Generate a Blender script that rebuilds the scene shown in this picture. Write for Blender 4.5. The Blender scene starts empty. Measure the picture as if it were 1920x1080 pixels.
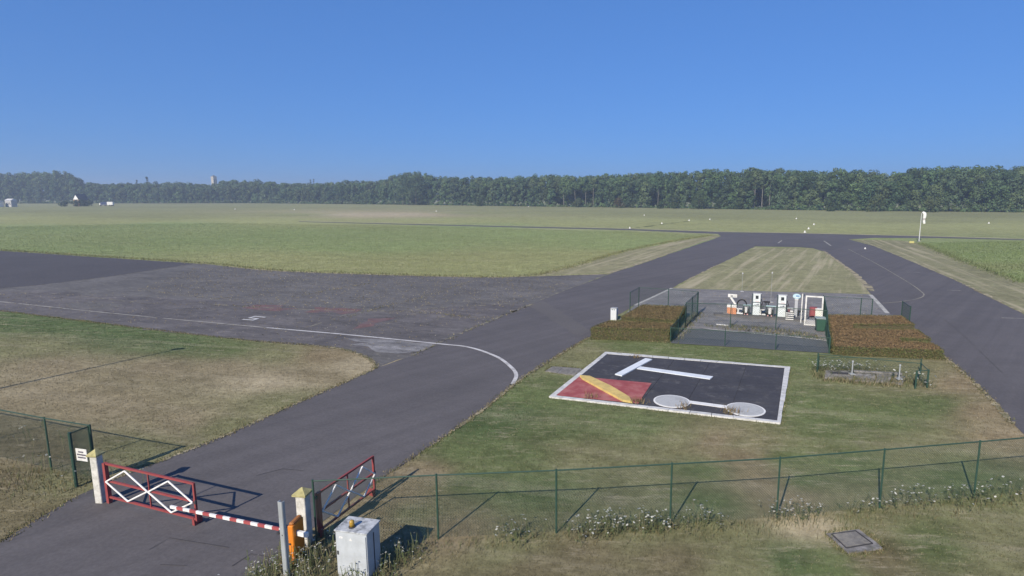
import bpy, bmesh, math, random
import numpy as np
from mathutils import Vector
from mathutils.geometry import tessellate_polygon

random.seed(7); RNG = np.random.default_rng(7)
scene = bpy.context.scene
C = scene.collection

# ------------------------------------------------------------------ camera
H = 9.5                       # camera height above the field, metres
F = 1100.0                    # focal length in pixels of the 1920 wide photograph
CX, CY = 1050.0, 540.0        # principal point
TH = math.atan(174.0 / F)     # pitch below the horizon
cam_data = bpy.data.cameras.new('camera'); cam = bpy.data.objects.new('camera', cam_data); C.objects.link(cam)
cam.location = (0, 0, H); cam.rotation_euler = (math.pi / 2 - TH, 0, 0)
cam_data.sensor_width = 36.0; cam_data.lens = 36.0 * F / 1920.0
cam_data.shift_x = -(CX - 960.0) / 1920.0
cam_data.clip_start = 0.1; cam_data.clip_end = 20000
scene.camera = cam

# ------------------------------------------------------------------ sky, sun, exposure
SUN_AZ = math.radians(28.0)   # shadows run 28 degrees to the right of the view direction
SUN_EL = math.radians(33.0)
world = bpy.data.worlds.new('World'); scene.world = world; world.use_nodes = True
wn = world.node_tree.nodes; wl = world.node_tree.links
bg = wn['Background']
sky = wn.new('ShaderNodeTexSky'); sky.sky_type = 'NISHITA'; sky.sun_disc = False
sky.sun_elevation = SUN_EL; sky.sun_rotation = math.pi + SUN_AZ
sky.altitude = 0; sky.air_density = 1.0; sky.dust_density = 0.0; sky.ozone_density = 10.0
sky_gamma = wn.new('ShaderNodeGamma'); sky_gamma.inputs['Gamma'].default_value = 0.45      # the camera's soft tone curve, over the whole sky alike
sky_tint = wn.new('ShaderNodeMix'); sky_tint.data_type = 'RGBA'; sky_tint.blend_type = 'MULTIPLY'; sky_tint.inputs[0].default_value = 1.0
sky_tint.inputs[7].default_value = (0.70, 1.32, 2.44, 1)
wl.new(sky.outputs['Color'], sky_gamma.inputs['Color']); wl.new(sky_gamma.outputs['Color'], sky_tint.inputs[6]); wl.new(sky_tint.outputs[2], bg.inputs['Color']); bg.inputs['Strength'].default_value = 0.10
sun_d = bpy.data.lights.new('sun', 'SUN'); sun_d.energy = 5.0; sun_d.angle = math.radians(0.5); sun_d.color = (1.0, 0.905, 0.755)
sun = bpy.data.objects.new('sun', sun_d); C.objects.link(sun)
sd = Vector((math.sin(SUN_AZ) * math.cos(SUN_EL), math.cos(SUN_AZ) * math.cos(SUN_EL), -math.sin(SUN_EL)))
sun.rotation_euler = sd.to_track_quat('-Z', 'Y').to_euler(); sun.location = (-40, -60, 60)
scene.view_settings.view_transform = 'Standard'; scene.view_settings.look = 'None'
scene.view_settings.gamma = 1.0; scene.view_settings.use_curve_mapping = False
scene.view_settings.exposure = 0.35
scene.render.engine = 'CYCLES'
scene.cycles.use_denoising = True
try: scene.cycles.denoiser = 'OPENIMAGEDENOISE'
except Exception: pass
scene.cycles.max_bounces = 6; scene.cycles.diffuse_bounces = 3; scene.cycles.volume_bounces = 0
scene.cycles.transparent_max_bounces = 8

# ------------------------------------------------------------------ photo survey -> field coordinates
CT, ST = math.cos(TH), math.sin(TH)
def G(px, py, h=0.0):
    """field point at height h seen at a survey pixel"""
    a = (px - CX) / F; b = (CY - py) / F
    dx, dy, dz = a, CT + b * ST, -ST + b * CT
    t = (h - H) / dz
    return Vector((dx * t, dy * t, h))
def HT(P, py):
    """height of the vertical line over P that reaches survey row py"""
    k = (CY - py) / F
    return H + P.y * (k * CT - ST) / (CT + k * ST)
def MPP(P): return (P.y * CT + (H - P.z) * ST) / F     # metres per survey pixel at P
def to_px(x, y, z=0.0):
    w = y * CT - (z - H) * ST
    return CX + F * x / w, CY - F * (y * ST + (z - H) * CT) / w

# ------------------------------------------------------------------ materials
MATS = {}
def mat(name, col, rough=0.8, var=0.12, scale=6.0, bump=0.0, bscale=40.0, metallic=0.0, dirt=None, dirt_amt=0.0, dirt_scale=2.0, spec=0.3, detail=6.0):
    if name in MATS: return MATS[name]
    m = bpy.data.materials.new(name); m.use_nodes = True
    n, l = m.node_tree.nodes, m.node_tree.links
    p = n['Principled BSDF']; p.inputs['Roughness'].default_value = rough; p.inputs['Metallic'].default_value = metallic
    p.inputs['Specular IOR Level'].default_value = spec
    tc = n.new('ShaderNodeTexCoord')
    nz = n.new('ShaderNodeTexNoise'); nz.inputs['Scale'].default_value = scale; nz.inputs['Detail'].default_value = detail
    l.new(tc.outputs['Object'], nz.inputs['Vector'])
    mr = n.new('ShaderNodeMapRange'); mr.inputs['From Min'].default_value = 0.3; mr.inputs['From Max'].default_value = 0.7
    mr.inputs['To Min'].default_value = 1 - var; mr.inputs['To Max'].default_value = 1 + var
    l.new(nz.outputs['Fac'], mr.inputs['Value'])
    mx = n.new('ShaderNodeVectorMath'); mx.operation = 'SCALE'; mx.inputs[0].default_value = col[:3]
    l.new(mr.outputs['Result'], mx.inputs['Scale'])
    out = mx.outputs['Vector']
    if dirt:
        d = n.new('ShaderNodeTexNoise'); d.inputs['Scale'].default_value = dirt_scale; d.inputs['Detail'].default_value = 8; d.inputs['Roughness'].default_value = 0.7
        l.new(tc.outputs['Object'], d.inputs['Vector'])
        r = n.new('ShaderNodeMapRange'); r.inputs['From Min'].default_value = 0.46; r.inputs['From Max'].default_value = 0.64
        r.inputs['To Min'].default_value = 0; r.inputs['To Max'].default_value = dirt_amt
        l.new(d.outputs['Fac'], r.inputs['Value'])
        mi = n.new('ShaderNodeMix'); mi.data_type = 'RGBA'
        l.new(r.outputs['Result'], mi.inputs[0]); l.new(out, mi.inputs[6]); mi.inputs[7].default_value = (*dirt, 1)
        out = mi.outputs[2]
    l.new(out, p.inputs['Base Color'])
    if bump:
        b = n.new('ShaderNodeTexNoise'); b.inputs['Scale'].default_value = bscale; b.inputs['Detail'].default_value = 4
        l.new(tc.outputs['Object'], b.inputs['Vector'])
        bp = n.new('ShaderNodeBump'); bp.inputs['Strength'].default_value = bump; bp.inputs['Distance'].default_value = 0.02
        l.new(b.outputs['Fac'], bp.inputs['Height']); l.new(bp.outputs['Normal'], p.inputs['Normal'])
    MATS[name] = m
    return m

def attr_mat(name, rough=0.9, spec=0.1, translucent=0.0, soft=0.0):
    m = bpy.data.materials.new(name); m.use_nodes = True
    n, l = m.node_tree.nodes, m.node_tree.links
    p = n['Principled BSDF']; p.inputs['Roughness'].default_value = rough; p.inputs['Specular IOR Level'].default_value = spec
    a = n.new('ShaderNodeAttribute'); a.attribute_name = 'Col'
    l.new(a.outputs['Color'], p.inputs['Base Color'])
    if soft:                                   # thin blades scatter light like the sward as a whole
        g = n.new('ShaderNodeNewGeometry'); m1 = n.new('ShaderNodeVectorMath'); m1.operation = 'SCALE'; m1.inputs['Scale'].default_value = 1 - soft; l.new(g.outputs['Normal'], m1.inputs[0])
        m2 = n.new('ShaderNodeVectorMath'); m2.operation = 'ADD'; l.new(m1.outputs[0], m2.inputs[0]); m2.inputs[1].default_value = (0, 0, soft)
        m3 = n.new('ShaderNodeVectorMath'); m3.operation = 'NORMALIZE'; l.new(m2.outputs[0], m3.inputs[0]); l.new(m3.outputs[0], p.inputs['Normal'])
    if translucent:
        t = n.new('ShaderNodeBsdfTranslucent'); l.new(a.outputs['Color'], t.inputs['Color'])
        mx = n.new('ShaderNodeMixShader'); mx.inputs[0].default_value = translucent
        o = n['Material Output']
        l.new(p.outputs[0], mx.inputs[1]); l.new(t.outputs[0], mx.inputs[2]); l.new(mx.outputs[0], o.inputs['Surface'])
    return m

def asphalt(name, col, patch=0.12, speck=0.0, speck_col=(0.3, 0.28, 0.24), streak_dir=None, stain=(0.05, 0.05, 0.055), stain_amt=0.25, speck_scale=3.0, patchy=0.0):
    m = bpy.data.materials.new(name); m.use_nodes = True
    n, l = m.node_tree.nodes, m.node_tree.links
    p = n['Principled BSDF']; p.inputs['Roughness'].default_value = 0.85; p.inputs['Specular IOR Level'].default_value = 0.25
    tc = n.new('ShaderNodeTexCoord')
    def noise(scale, detail, vec=None, rough=0.6):
        z = n.new('ShaderNodeTexNoise'); z.inputs['Scale'].default_value = scale; z.inputs['Detail'].default_value = detail; z.inputs['Roughness'].default_value = rough
        l.new(vec if vec is not None else tc.outputs['Object'], z.inputs['Vector']); return z.outputs['Fac']
    def mrange(v, a, b, c, d):
        r = n.new('ShaderNodeMapRange'); r.inputs['From Min'].default_value = a; r.inputs['From Max'].default_value = b
        r.inputs['To Min'].default_value = c; r.inputs['To Max'].default_value = d; l.new(v, r.inputs['Value']); return r.outputs['Result']
    def mul(a, b):
        q = n.new('ShaderNodeMath'); q.operation = 'MULTIPLY'; l.new(a, q.inputs[0]); l.new(b, q.inputs[1]); return q.outputs[0]
    def mix(f, a, b):
        q = n.new('ShaderNodeMix'); q.data_type = 'RGBA'; l.new(f, q.inputs[0])
        if isinstance(a, tuple): q.inputs[6].default_value = (*a, 1)
        else: l.new(a, q.inputs[6])
        if isinstance(b, tuple): q.inputs[7].default_value = (*b, 1)
        else: l.new(b, q.inputs[7])
        return q.outputs[2]
    big = mrange(noise(0.12, 5), 0.3, 0.7, 1 - patch, 1 + patch)
    fine = mrange(noise(9.0, 3), 0.3, 0.7, 0.88, 1.12)
    v = mul(big, fine)
    if patchy:
        m4 = n.new('ShaderNodeMapping'); m4.vector_type = 'TEXTURE'; m4.inputs['Rotation'].default_value = (0, 0, -0.32); m4.inputs['Scale'].default_value = (2.2, 0.8, 1)
        l.new(tc.outputs['Object'], m4.inputs['Vector'])
        v = mul(v, mrange(noise(0.55, 9, m4.outputs['Vector'], rough=0.72), 0.36, 0.64, 1 - patchy, 1 + patchy))
        v = mul(v, mrange(noise(2.6, 6, m4.outputs['Vector'], rough=0.75), 0.36, 0.64, 1 - patchy * 0.8, 1 + patchy * 0.8))
    if streak_dir is not None:
        mp = n.new('ShaderNodeMapping'); mp.vector_type = 'TEXTURE'; mp.inputs['Rotation'].default_value = (0, 0, streak_dir); mp.inputs['Scale'].default_value = (33.0, 0.85, 1)
        l.new(tc.outputs['Object'], mp.inputs['Vector'])
        v = mul(v, mrange(noise(1.0, 4, mp.outputs['Vector']), 0.35, 0.65, 0.9, 1.08))
    s = n.new('ShaderNodeVectorMath'); s.operation = 'SCALE'; s.inputs[0].default_value = col; l.new(v, s.inputs['Scale'])
    c = mix(mrange(noise(0.35, 7, rough=0.7), 0.48, 0.68, 0, stain_amt), s.outputs['Vector'], stain)
    if speck:
        f = mul(mrange(noise(speck_scale, 6, rough=0.8), 0.55, 0.64, 0, 1), mrange(noise(0.2, 4), 0.36, 0.58, 0.15, speck))
        c = mix(f, c, speck_col)
    l.new(c, p.inputs['Base Color'])
    bp = n.new('ShaderNodeBump'); bp.inputs['Strength'].default_value = 0.25; bp.inputs['Distance'].default_value = 0.01
    l.new(noise(60.0, 3), bp.inputs['Height']); l.new(bp.outputs['Normal'], p.inputs['Normal'])
    return m

M_TAXI = asphalt('taxiway_asphalt', (0.104, 0.097, 0.099), 0.07, stain_amt=0.15, streak_dir=math.radians(48), patchy=0.05)
M_TAXI2 = asphalt('far_taxiway_asphalt', (0.098, 0.093, 0.094), 0.1, stain_amt=0.3)
M_APRON = asphalt('old_apron_asphalt', (0.118, 0.112, 0.107), 0.16, speck=0.75, speck_col=(0.27, 0.25, 0.21), stain_amt=0.2, speck_scale=2.2, patchy=0.2)
M_APRON_DARK = asphalt('dark_apron_asphalt', (0.074, 0.070, 0.074), 0.1, speck=0.2, stain_amt=0.2)
M_APRON_MAUVE = asphalt('mauve_apron_asphalt', (0.116, 0.107, 0.105), 0.2, speck=0.6, speck_col=(0.21, 0.20, 0.19), stain=(0.066, 0.062, 0.064), stain_amt=0.55, speck_scale=1.4, patchy=0.26)
M_PATCH = asphalt('pale_broken_asphalt', (0.205, 0.20, 0.20), 0.2, speck=0.9, speck_col=(0.13, 0.13, 0.13), stain_amt=0.3, speck_scale=1.8, patchy=0.4)
M_CONC_PAD = asphalt('pad_concrete', (0.19, 0.183, 0.178), 0.14, speck=0.8, speck_col=(0.30, 0.29, 0.27), stain_amt=0.4, speck_scale=1.5, patchy=0.2)
M_BLUE_ASPH = asphalt('fuel_yard_asphalt', (0.098, 0.103, 0.108), 0.12, speck=0.25, stain_amt=0.25)
M_WHITE_LINE = mat('worn_white_paint', (0.50, 0.49, 0.48), 0.7, 0.15, 2, dirt=(0.22, 0.21, 0.20), dirt_amt=0.6, dirt_scale=1.4)
M_FAINT_LINE = mat('faded_line_paint', (0.34, 0.325, 0.29), 0.8, 0.15, 3, dirt=(0.13, 0.125, 0.12), dirt_amt=0.9, dirt_scale=0.9)
M_DIM_LINE = mat('dim_line_paint', (0.27, 0.25, 0.20), 0.8, 0.15, 3, dirt=(0.12, 0.115, 0.11), dirt_amt=0.9, dirt_scale=0.8)
M_RED_STAIN = mat('faded_red_paint', (0.15, 0.09, 0.086), 0.85, 0.2, 1.5, dirt=(0.115, 0.108, 0.115), dirt_amt=0.98, dirt_scale=0.45)
M_STRAW = mat('dry_straw_edge', (0.33, 0.29, 0.20), 0.95, 0.35, 3.0, dirt=(0.15, 0.145, 0.09), dirt_amt=0.9, dirt_scale=1.2, spec=0.05)

# ------------------------------------------------------------------ object helpers
ORIGIN = {}
def finish(o, label=None, category=None, group=None, kind=None):
    if label: o['label'] = label
    if category: o['category'] = category
    if group: o['group'] = group
    if kind: o['kind'] = kind
    return o
def thing(name, label, category, loc, rotz=0.0, group=None):
    o = bpy.data.objects.new(name, None); C.objects.link(o); o.empty_display_size = 0.2
    o.location = loc; o.rotation_euler = (0, 0, rotz); ORIGIN[o.name] = Vector(loc)
    return finish(o, label, category, group)
def dup(root, loc, rotz, label, group=None):
    def cp(o, parent):
        c = o.copy(); C.objects.link(c)
        if parent: c.parent = parent
        for ch in list(o.children):
            cp(ch, c)
        return c
    r = cp(root, None); r.location = loc; r.rotation_euler = (0, 0, rotz); r['label'] = label
    if group: r['group'] = group
    ORIGIN[r.name] = Vector(loc)
    return r

class MB:
    """collects simple solids, then links them as one mesh object"""
    def __init__(s): s.v = []; s.f = []; s.mi = []; s.cur = 0
    def add(s, verts, faces):
        o = len(s.v); s.v += [Vector(q) for q in verts]
        for f in faces: s.f.append([o + i for i in f]); s.mi.append(s.cur)
        return s
    def box(s, c, size, rz=0.0, bevel=0.0):
        cx, cy, cz = c; a, b, d = size[0] / 2, size[1] / 2, size[2] / 2
        co, si = math.cos(rz), math.sin(rz)
        def T(x, y, z): return (cx + x * co - y * si, cy + x * si + y * co, cz + z)
        if bevel <= 0:
            V = [T(x, y, z) for z in (-d, d) for x, y in ((-a, -b), (a, -b), (a, b), (-a, b))]
            return s.add(V, [(3, 2, 1, 0), (4, 5, 6, 7), (0, 1, 5, 4), (1, 2, 6, 5), (2, 3, 7, 6), (3, 0, 4, 7)])
        k = bevel
        rings = []
        for z, t in ((-d, k), (-d + k, 0), (d - k, 0), (d, k)):
            A, B = a - t, b - t
            rings.append([T(x, y, z) for x, y in ((-A + k, -B), (A - k, -B), (A, -B + k), (A, B - k), (A - k, B), (-A + k, B), (-A, B - k), (-A, -B + k))])
        V = [q for r in rings for q in r]; Fs = [tuple(reversed(range(8))), tuple(range(24, 32))]
        for r in range(3):
            for i in range(8):
                j = (i + 1) % 8; Fs.append((r * 8 + i, r * 8 + j, r * 8 + 8 + j, r * 8 + 8 + i))
        return s.add(V, Fs)
    def bar(s, p, q, w, d=None, up=(0, 0, 1)):
        p, q = Vector(p), Vector(q); d = d or w
        t = (q - p).normalized(); u = Vector(up)
        if abs(t.dot(u)) > 0.98: u = Vector((1, 0, 0))
        x = t.cross(u).normalized(); y = x.cross(t).normalized()
        V = [e + x * i * w / 2 + y * j * d / 2 for e in (p, q) for i, j in ((-1, -1), (1, -1), (1, 1), (-1, 1))]
        return s.add(V, [(3, 2, 1, 0), (4, 5, 6, 7), (0, 1, 5, 4), (1, 2, 6, 5), (2, 3, 7, 6), (3, 0, 4, 7)])
    def tube(s, pts, r, n=8, caps=True):
        pts = [Vector(p) for p in pts]; rs = r if isinstance(r, (list, tuple)) else [r] * len(pts)
        V = []; Fs = []; prev = None
        for i, p in enumerate(pts):
            t = (pts[min(i + 1, len(pts) - 1)] - pts[max(i - 1, 0)]).normalized()
            if prev is None:
                u = Vector((0, 0, 1)) if abs(t.z) < 0.9 else Vector((1, 0, 0)); x = t.cross(u).normalized()
            else:
                x = (prev - t * prev.dot(t)).normalized()
            prev = x; y = t.cross(x)
            V += [p + (x * math.cos(2 * math.pi * k / n) + y * math.sin(2 * math.pi * k / n)) * rs[i] for k in range(n)]
        for i in range(len(pts) - 1):
            for k in range(n):
                j = (k + 1) % n; Fs.append((i * n + k, i * n + j, (i + 1) * n + j, (i + 1) * n + k))
        if caps: Fs += [tuple(reversed(range(n))), tuple(range((len(pts) - 1) * n, len(pts) * n))]
        return s.add(V, Fs)
    def lathe(s, c, prof, n=16):
        """prof: (radius, z) pairs from bottom to top"""
        c = Vector(c)
        return s.tube([c + Vector((0, 0, z + i * 1e-5)) for i, (r, z) in enumerate(prof)], [max(r, 1e-4) for r, z in prof], n)
    def prism(s, poly, z0, z1):
        n = len(poly); pts = [Vector((p[0], p[1], 0)) for p in poly]
        area = sum(pts[i].x * pts[(i + 1) % n].y - pts[(i + 1) % n].x * pts[i].y for i in range(n))
        if area < 0: pts.reverse()
        tr = tessellate_polygon([pts])
        def ccw(t):
            a, b, c = (pts[i] for i in t)
            return t if (b - a).cross(c - a).z > 0 else (t[0], t[2], t[1])
        tr = [ccw(t) for t in tr]
        V = [(p.x, p.y, z0) for p in pts] + [(p.x, p.y, z1) for p in pts]
        Fs = [tuple(i + n for i in t) for t in tr] + [(t[2], t[1], t[0]) for t in tr]
        Fs += [(i, (i + 1) % n, n + (i + 1) % n, n + i) for i in range(n)]
        return s.add(V, Fs)
    def build(s, name, material, parent=None, world=False, smooth=False, origin=None):
        me = bpy.data.meshes.new(name)
        o = bpy.data.objects.new(name, me); C.objects.link(o)
        off = Vector((0, 0, 0))
        if parent is not None:
            o.parent = parent
            ORIGIN[o.name] = ORIGIN.get(parent.name, Vector((0, 0, 0)))
            if world: off = ORIGIN[o.name]
        elif origin is not None:
            off = Vector(origin); o.location = off; ORIGIN[o.name] = off
        me.from_pydata([tuple(v - off) for v in s.v], [], s.f)
        ms = material if isinstance(material, (list, tuple)) else [material]
        for m in ms: me.materials.append(m)
        if len(ms) > 1: me.polygons.foreach_set('material_index', s.mi)
        if smooth: me.polygons.foreach_set('use_smooth', [True] * len(me.polygons))
        me.update()
        return o

def jitter_poly(pts, amp, step):
    """subdivide a field outline and roughen it"""
    out = []
    n = len(pts)
    for i in range(n):
        a, b = pts[i], pts[(i + 1) % n]; L = (b - a).length
        st = max(step, 0.02 * min(a.y, b.y) if min(a.y, b.y) > 0 else step)
        k = max(1, min(60, int(L / st)))
        nrm = Vector((-(b - a).y, (b - a).x, 0)).normalized() if L > 0 else Vector((1, 0, 0))
        for j in range(k):
            t = j / k; q = a.lerp(b, t)
            out.append(q + nrm * (random.gauss(0, amp) if j else 0))
    return out
def sheet(name, pix, z, material, amp=0.0, step=1.0, kind='structure', parent=None, pts=None):
    P = pts if pts is not None else [G(*q) for q in pix]
    if amp: P = jitter_poly(P, amp, step)
    flat = [Vector((p.x, p.y, 0)) for p in P]
    tr = tessellate_polygon([flat]); V = [(p.x, p.y, z) for p in flat]; Fs = []
    for t in tr:
        a, b, c = (flat[i] for i in t)
        Fs.append(t if (b - a).cross(c - a).z > 0 else (t[0], t[2], t[1]))
    mb = MB(); mb.add(V, Fs)
    return finish(mb.build(name, material, parent), kind=kind if parent is None else None)
def spline(pix, n=8):
    """smooth field curve through survey pixels"""
    P = [G(*q) for q in pix]; out = []
    for i in range(len(P) - 1):
        p0, p1, p2, p3 = P[max(i - 1, 0)], P[i], P[i + 1], P[min(i + 2, len(P) - 1)]
        for j in range(n):
            t = j / n
            out.append(0.5 * ((2 * p1) + (p2 - p0) * t + (2 * p0 - 5 * p1 + 4 * p2 - p3) * t * t + (3 * p1 - p0 - 3 * p2 + p3) * t ** 3))
    out.append(P[-1]); return out
def ribbon(name, pts, width, z, material, parent=None, wob=0.0, gaps=0.0):
    V = []; Fs = []
    for i, p in enumerate(pts):
        t = (pts[min(i + 1, len(pts) - 1)] - pts[max(i - 1, 0)]); nrm = Vector((-t.y, t.x, 0)).normalized()
        w = width * (1 + random.uniform(-wob, wob))
        V += [(p.x + nrm.x * w / 2, p.y + nrm.y * w / 2, z), (p.x - nrm.x * w / 2, p.y - nrm.y * w / 2, z)]
        if i and random.random() >= gaps: Fs.append((2 * i - 2, 2 * i - 1, 2 * i + 1, 2 * i))
    mb = MB(); mb.add(V, Fs); o = mb.build(name, material, parent)
    return finish(o, kind='structure' if parent is None else None)

def np_mesh(name, verts, faces_n, material, cols=None, parent=None, origin=None):
    """verts (N,3); consecutive runs of faces_n vertices are one face; cols (N,3)"""
    verts = np.asarray(verts, dtype=np.float32); nv = len(verts); nf = nv // faces_n
    me = bpy.data.meshes.new(name)
    off = np.array(origin if origin is not None else (ORIGIN.get(parent.name, (0, 0, 0)) if parent is not None else (0, 0, 0)), dtype=np.float32)
    me.vertices.add(nv); me.vertices.foreach_set('co', (verts - off).ravel())
    me.loops.add(nv); me.loops.foreach_set('vertex_index', np.arange(nv, dtype=np.int32))
    me.polygons.add(nf); me.polygons.foreach_set('loop_start', np.arange(nf, dtype=np.int32) * faces_n)
    me.polygons.foreach_set('loop_total', np.full(nf, faces_n, dtype=np.int32))
    if cols is not None:
        a = me.color_attributes.new('Col', 'FLOAT_COLOR', 'POINT')
        c4 = np.ones((nv, 4), dtype=np.float32); c4[:, :3] = cols; a.data.foreach_set('color', c4.ravel())
    me.materials.append(material); me.update(); me.validate()
    o = bpy.data.objects.new(name, me); C.objects.link(o)
    if parent is not None: o.parent = parent; ORIGIN[o.name] = Vector(off.tolist())
    elif origin is not None: o.location = tuple(origin); ORIGIN[o.name] = Vector(off.tolist())
    return o

def inside(poly, x, y):
    r = np.zeros(len(x), dtype=bool); n = len(poly)
    for i in range(n):
        x0, y0 = poly[i][0], poly[i][1]; x1, y1 = poly[(i + 1) % n][0], poly[(i + 1) % n][1]
        if y0 == y1: continue
        c = ((y0 > y) != (y1 > y)) & (x < (x1 - x0) * (y - y0) / (y1 - y0) + x0)
        r ^= c
    return r
def fpoly(pix): return [G(*q) for q in pix]

# ------------------------------------------------------------------ grass colours of the field (what grows where, plus painted lens fall-off in E_)
L_ = (0.120, 0.150, 0.062); D_ = (0.090, 0.126, 0.052); B_ = (0.235, 0.19, 0.115); S_ = (0.38, 0.325, 0.215); M_ = (0.215, 0.268, 0.112)
MB_ = (0.265, 0.278, 0.125); R_ = (0.215, 0.225, 0.108); K_ = (0.165, 0.138, 0.08); O_ = (0.182, 0.180, 0.092); E_ = (0.16, 0.138, 0.078); W_ = (0.24, 0.203, 0.126)  # E_: dry brown, darkened to paint the lens fall-off along the near edge
CTRL = [
 (20,600,D_),(120,608,D_),(220,630,D_),(330,645,D_),(420,655,L_),(520,665,O_),(600,668,B_),(680,685,S_),(60,650,O_),(100,690,W_),(300,690,W_),(500,715,S_),(430,690,W_),
 (600,705,W_),(200,760,W_),(60,740,W_),(350,790,W_),(250,840,O_),(420,800,O_),(50,840,K_),(100,900,O_),(20,960,E_),(30,900,K_),(540,750,O_),(110,860,K_),
 (1100,660,O_),(1180,650,L_),(1300,665,L_),(1450,670,L_),(1000,740,L_),(950,780,D_),(900,800,D_),(860,850,L_),(800,885,B_),(730,905,B_),(745,930,B_),(770,960,O_),(1050,800,L_),(1200,800,L_),
 (1280,820,O_),(1380,835,O_),(1100,850,O_),(960,850,L_),(1000,920,L_),(1200,905,O_),(1405,868,B_),(1345,828,B_),(1380,850,B_),(1428,892,B_),(1475,935,B_),(1320,880,L_),(1470,860,L_),(1440,910,B_),(1330,945,L_),(1550,800,L_),(1650,780,L_),(1700,850,O_),(1750,760,L_),(1840,770,B_),
 (1900,820,B_),(1700,710,O_),(1800,720,B_),(1500,760,L_),(1500,900,L_),(1600,960,O_),(1520,985,S_),(1350,1010,O_),(1200,1000,O_),(1100,1040,E_),(950,1030,O_),(1000,1070,E_),(850,1000,B_),
 (1400,1060,O_),(1650,1045,E_),(1750,1020,L_),(1850,1000,O_),(1900,1060,O_),(1550,1060,L_),(1260,1050,E_),(1480,1050,D_),(880,900,L_),(1800,900,L_),(1600,870,L_),(700,960,B_),(640,940,B_),
 (100,465,M_),(400,450,M_),(700,460,M_),(900,490,MB_),(1200,460,M_),(100,430,M_),(600,440,M_),(1000,440,M_),(700,500,MB_),(500,490,MB_),(1150,480,MB_),
 (300,405,R_),(560,403,R_),(200,416,MB_),(500,413,MB_),(800,416,MB_),(1100,420,MB_),(50,412,MB_),(300,422,M_),(900,424,M_),(680,403,S_),(760,402,S_),(900,400,R_),(1100,400,R_),(1400,405,R_),(1700,412,R_),(1900,425,MB_),(1000,390,R_),(400,388,R_),(100,392,R_),(1500,398,R_),(1800,402,R_),(1300,420,MB_),
 (900,412,MB_),(1600,430,MB_),(1850,480,M_),(1750,462,M_),(1890,520,M_),(1700,480,R_),(1780,520,B_),(1860,560,B_),(1900,585,O_),(1450,480,R_),(1400,520,R_),(1550,520,R_),(1500,500,R_),(20,500,M_),
]
_cp = np.array([[G(a, b).x, G(a, b).y] for a, b, c in CTRL]); _cc = np.array([c for a, b, c in CTRL])
def _uv(x, y): yy = np.maximum(y, 4.0); return np.stack([x / (yy + 6) * 1.3, np.log(yy + 2) * 1.25], -1)
_cu = _uv(_cp[:, 0], _cp[:, 1])
def field_colour(x, y):
    out = np.empty((len(x), 3))
    for s in range(0, len(x), 20000):
        u = _uv(x[s:s + 20000], y[s:s + 20000])
        d2 = ((u[:, None, :] - _cu[None]) ** 2).sum(-1) + 4e-4
        w = d2 ** -1.7; w /= w.sum(1, keepdims=True); out[s:s + 20000] = w @ _cc
    return out

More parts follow.
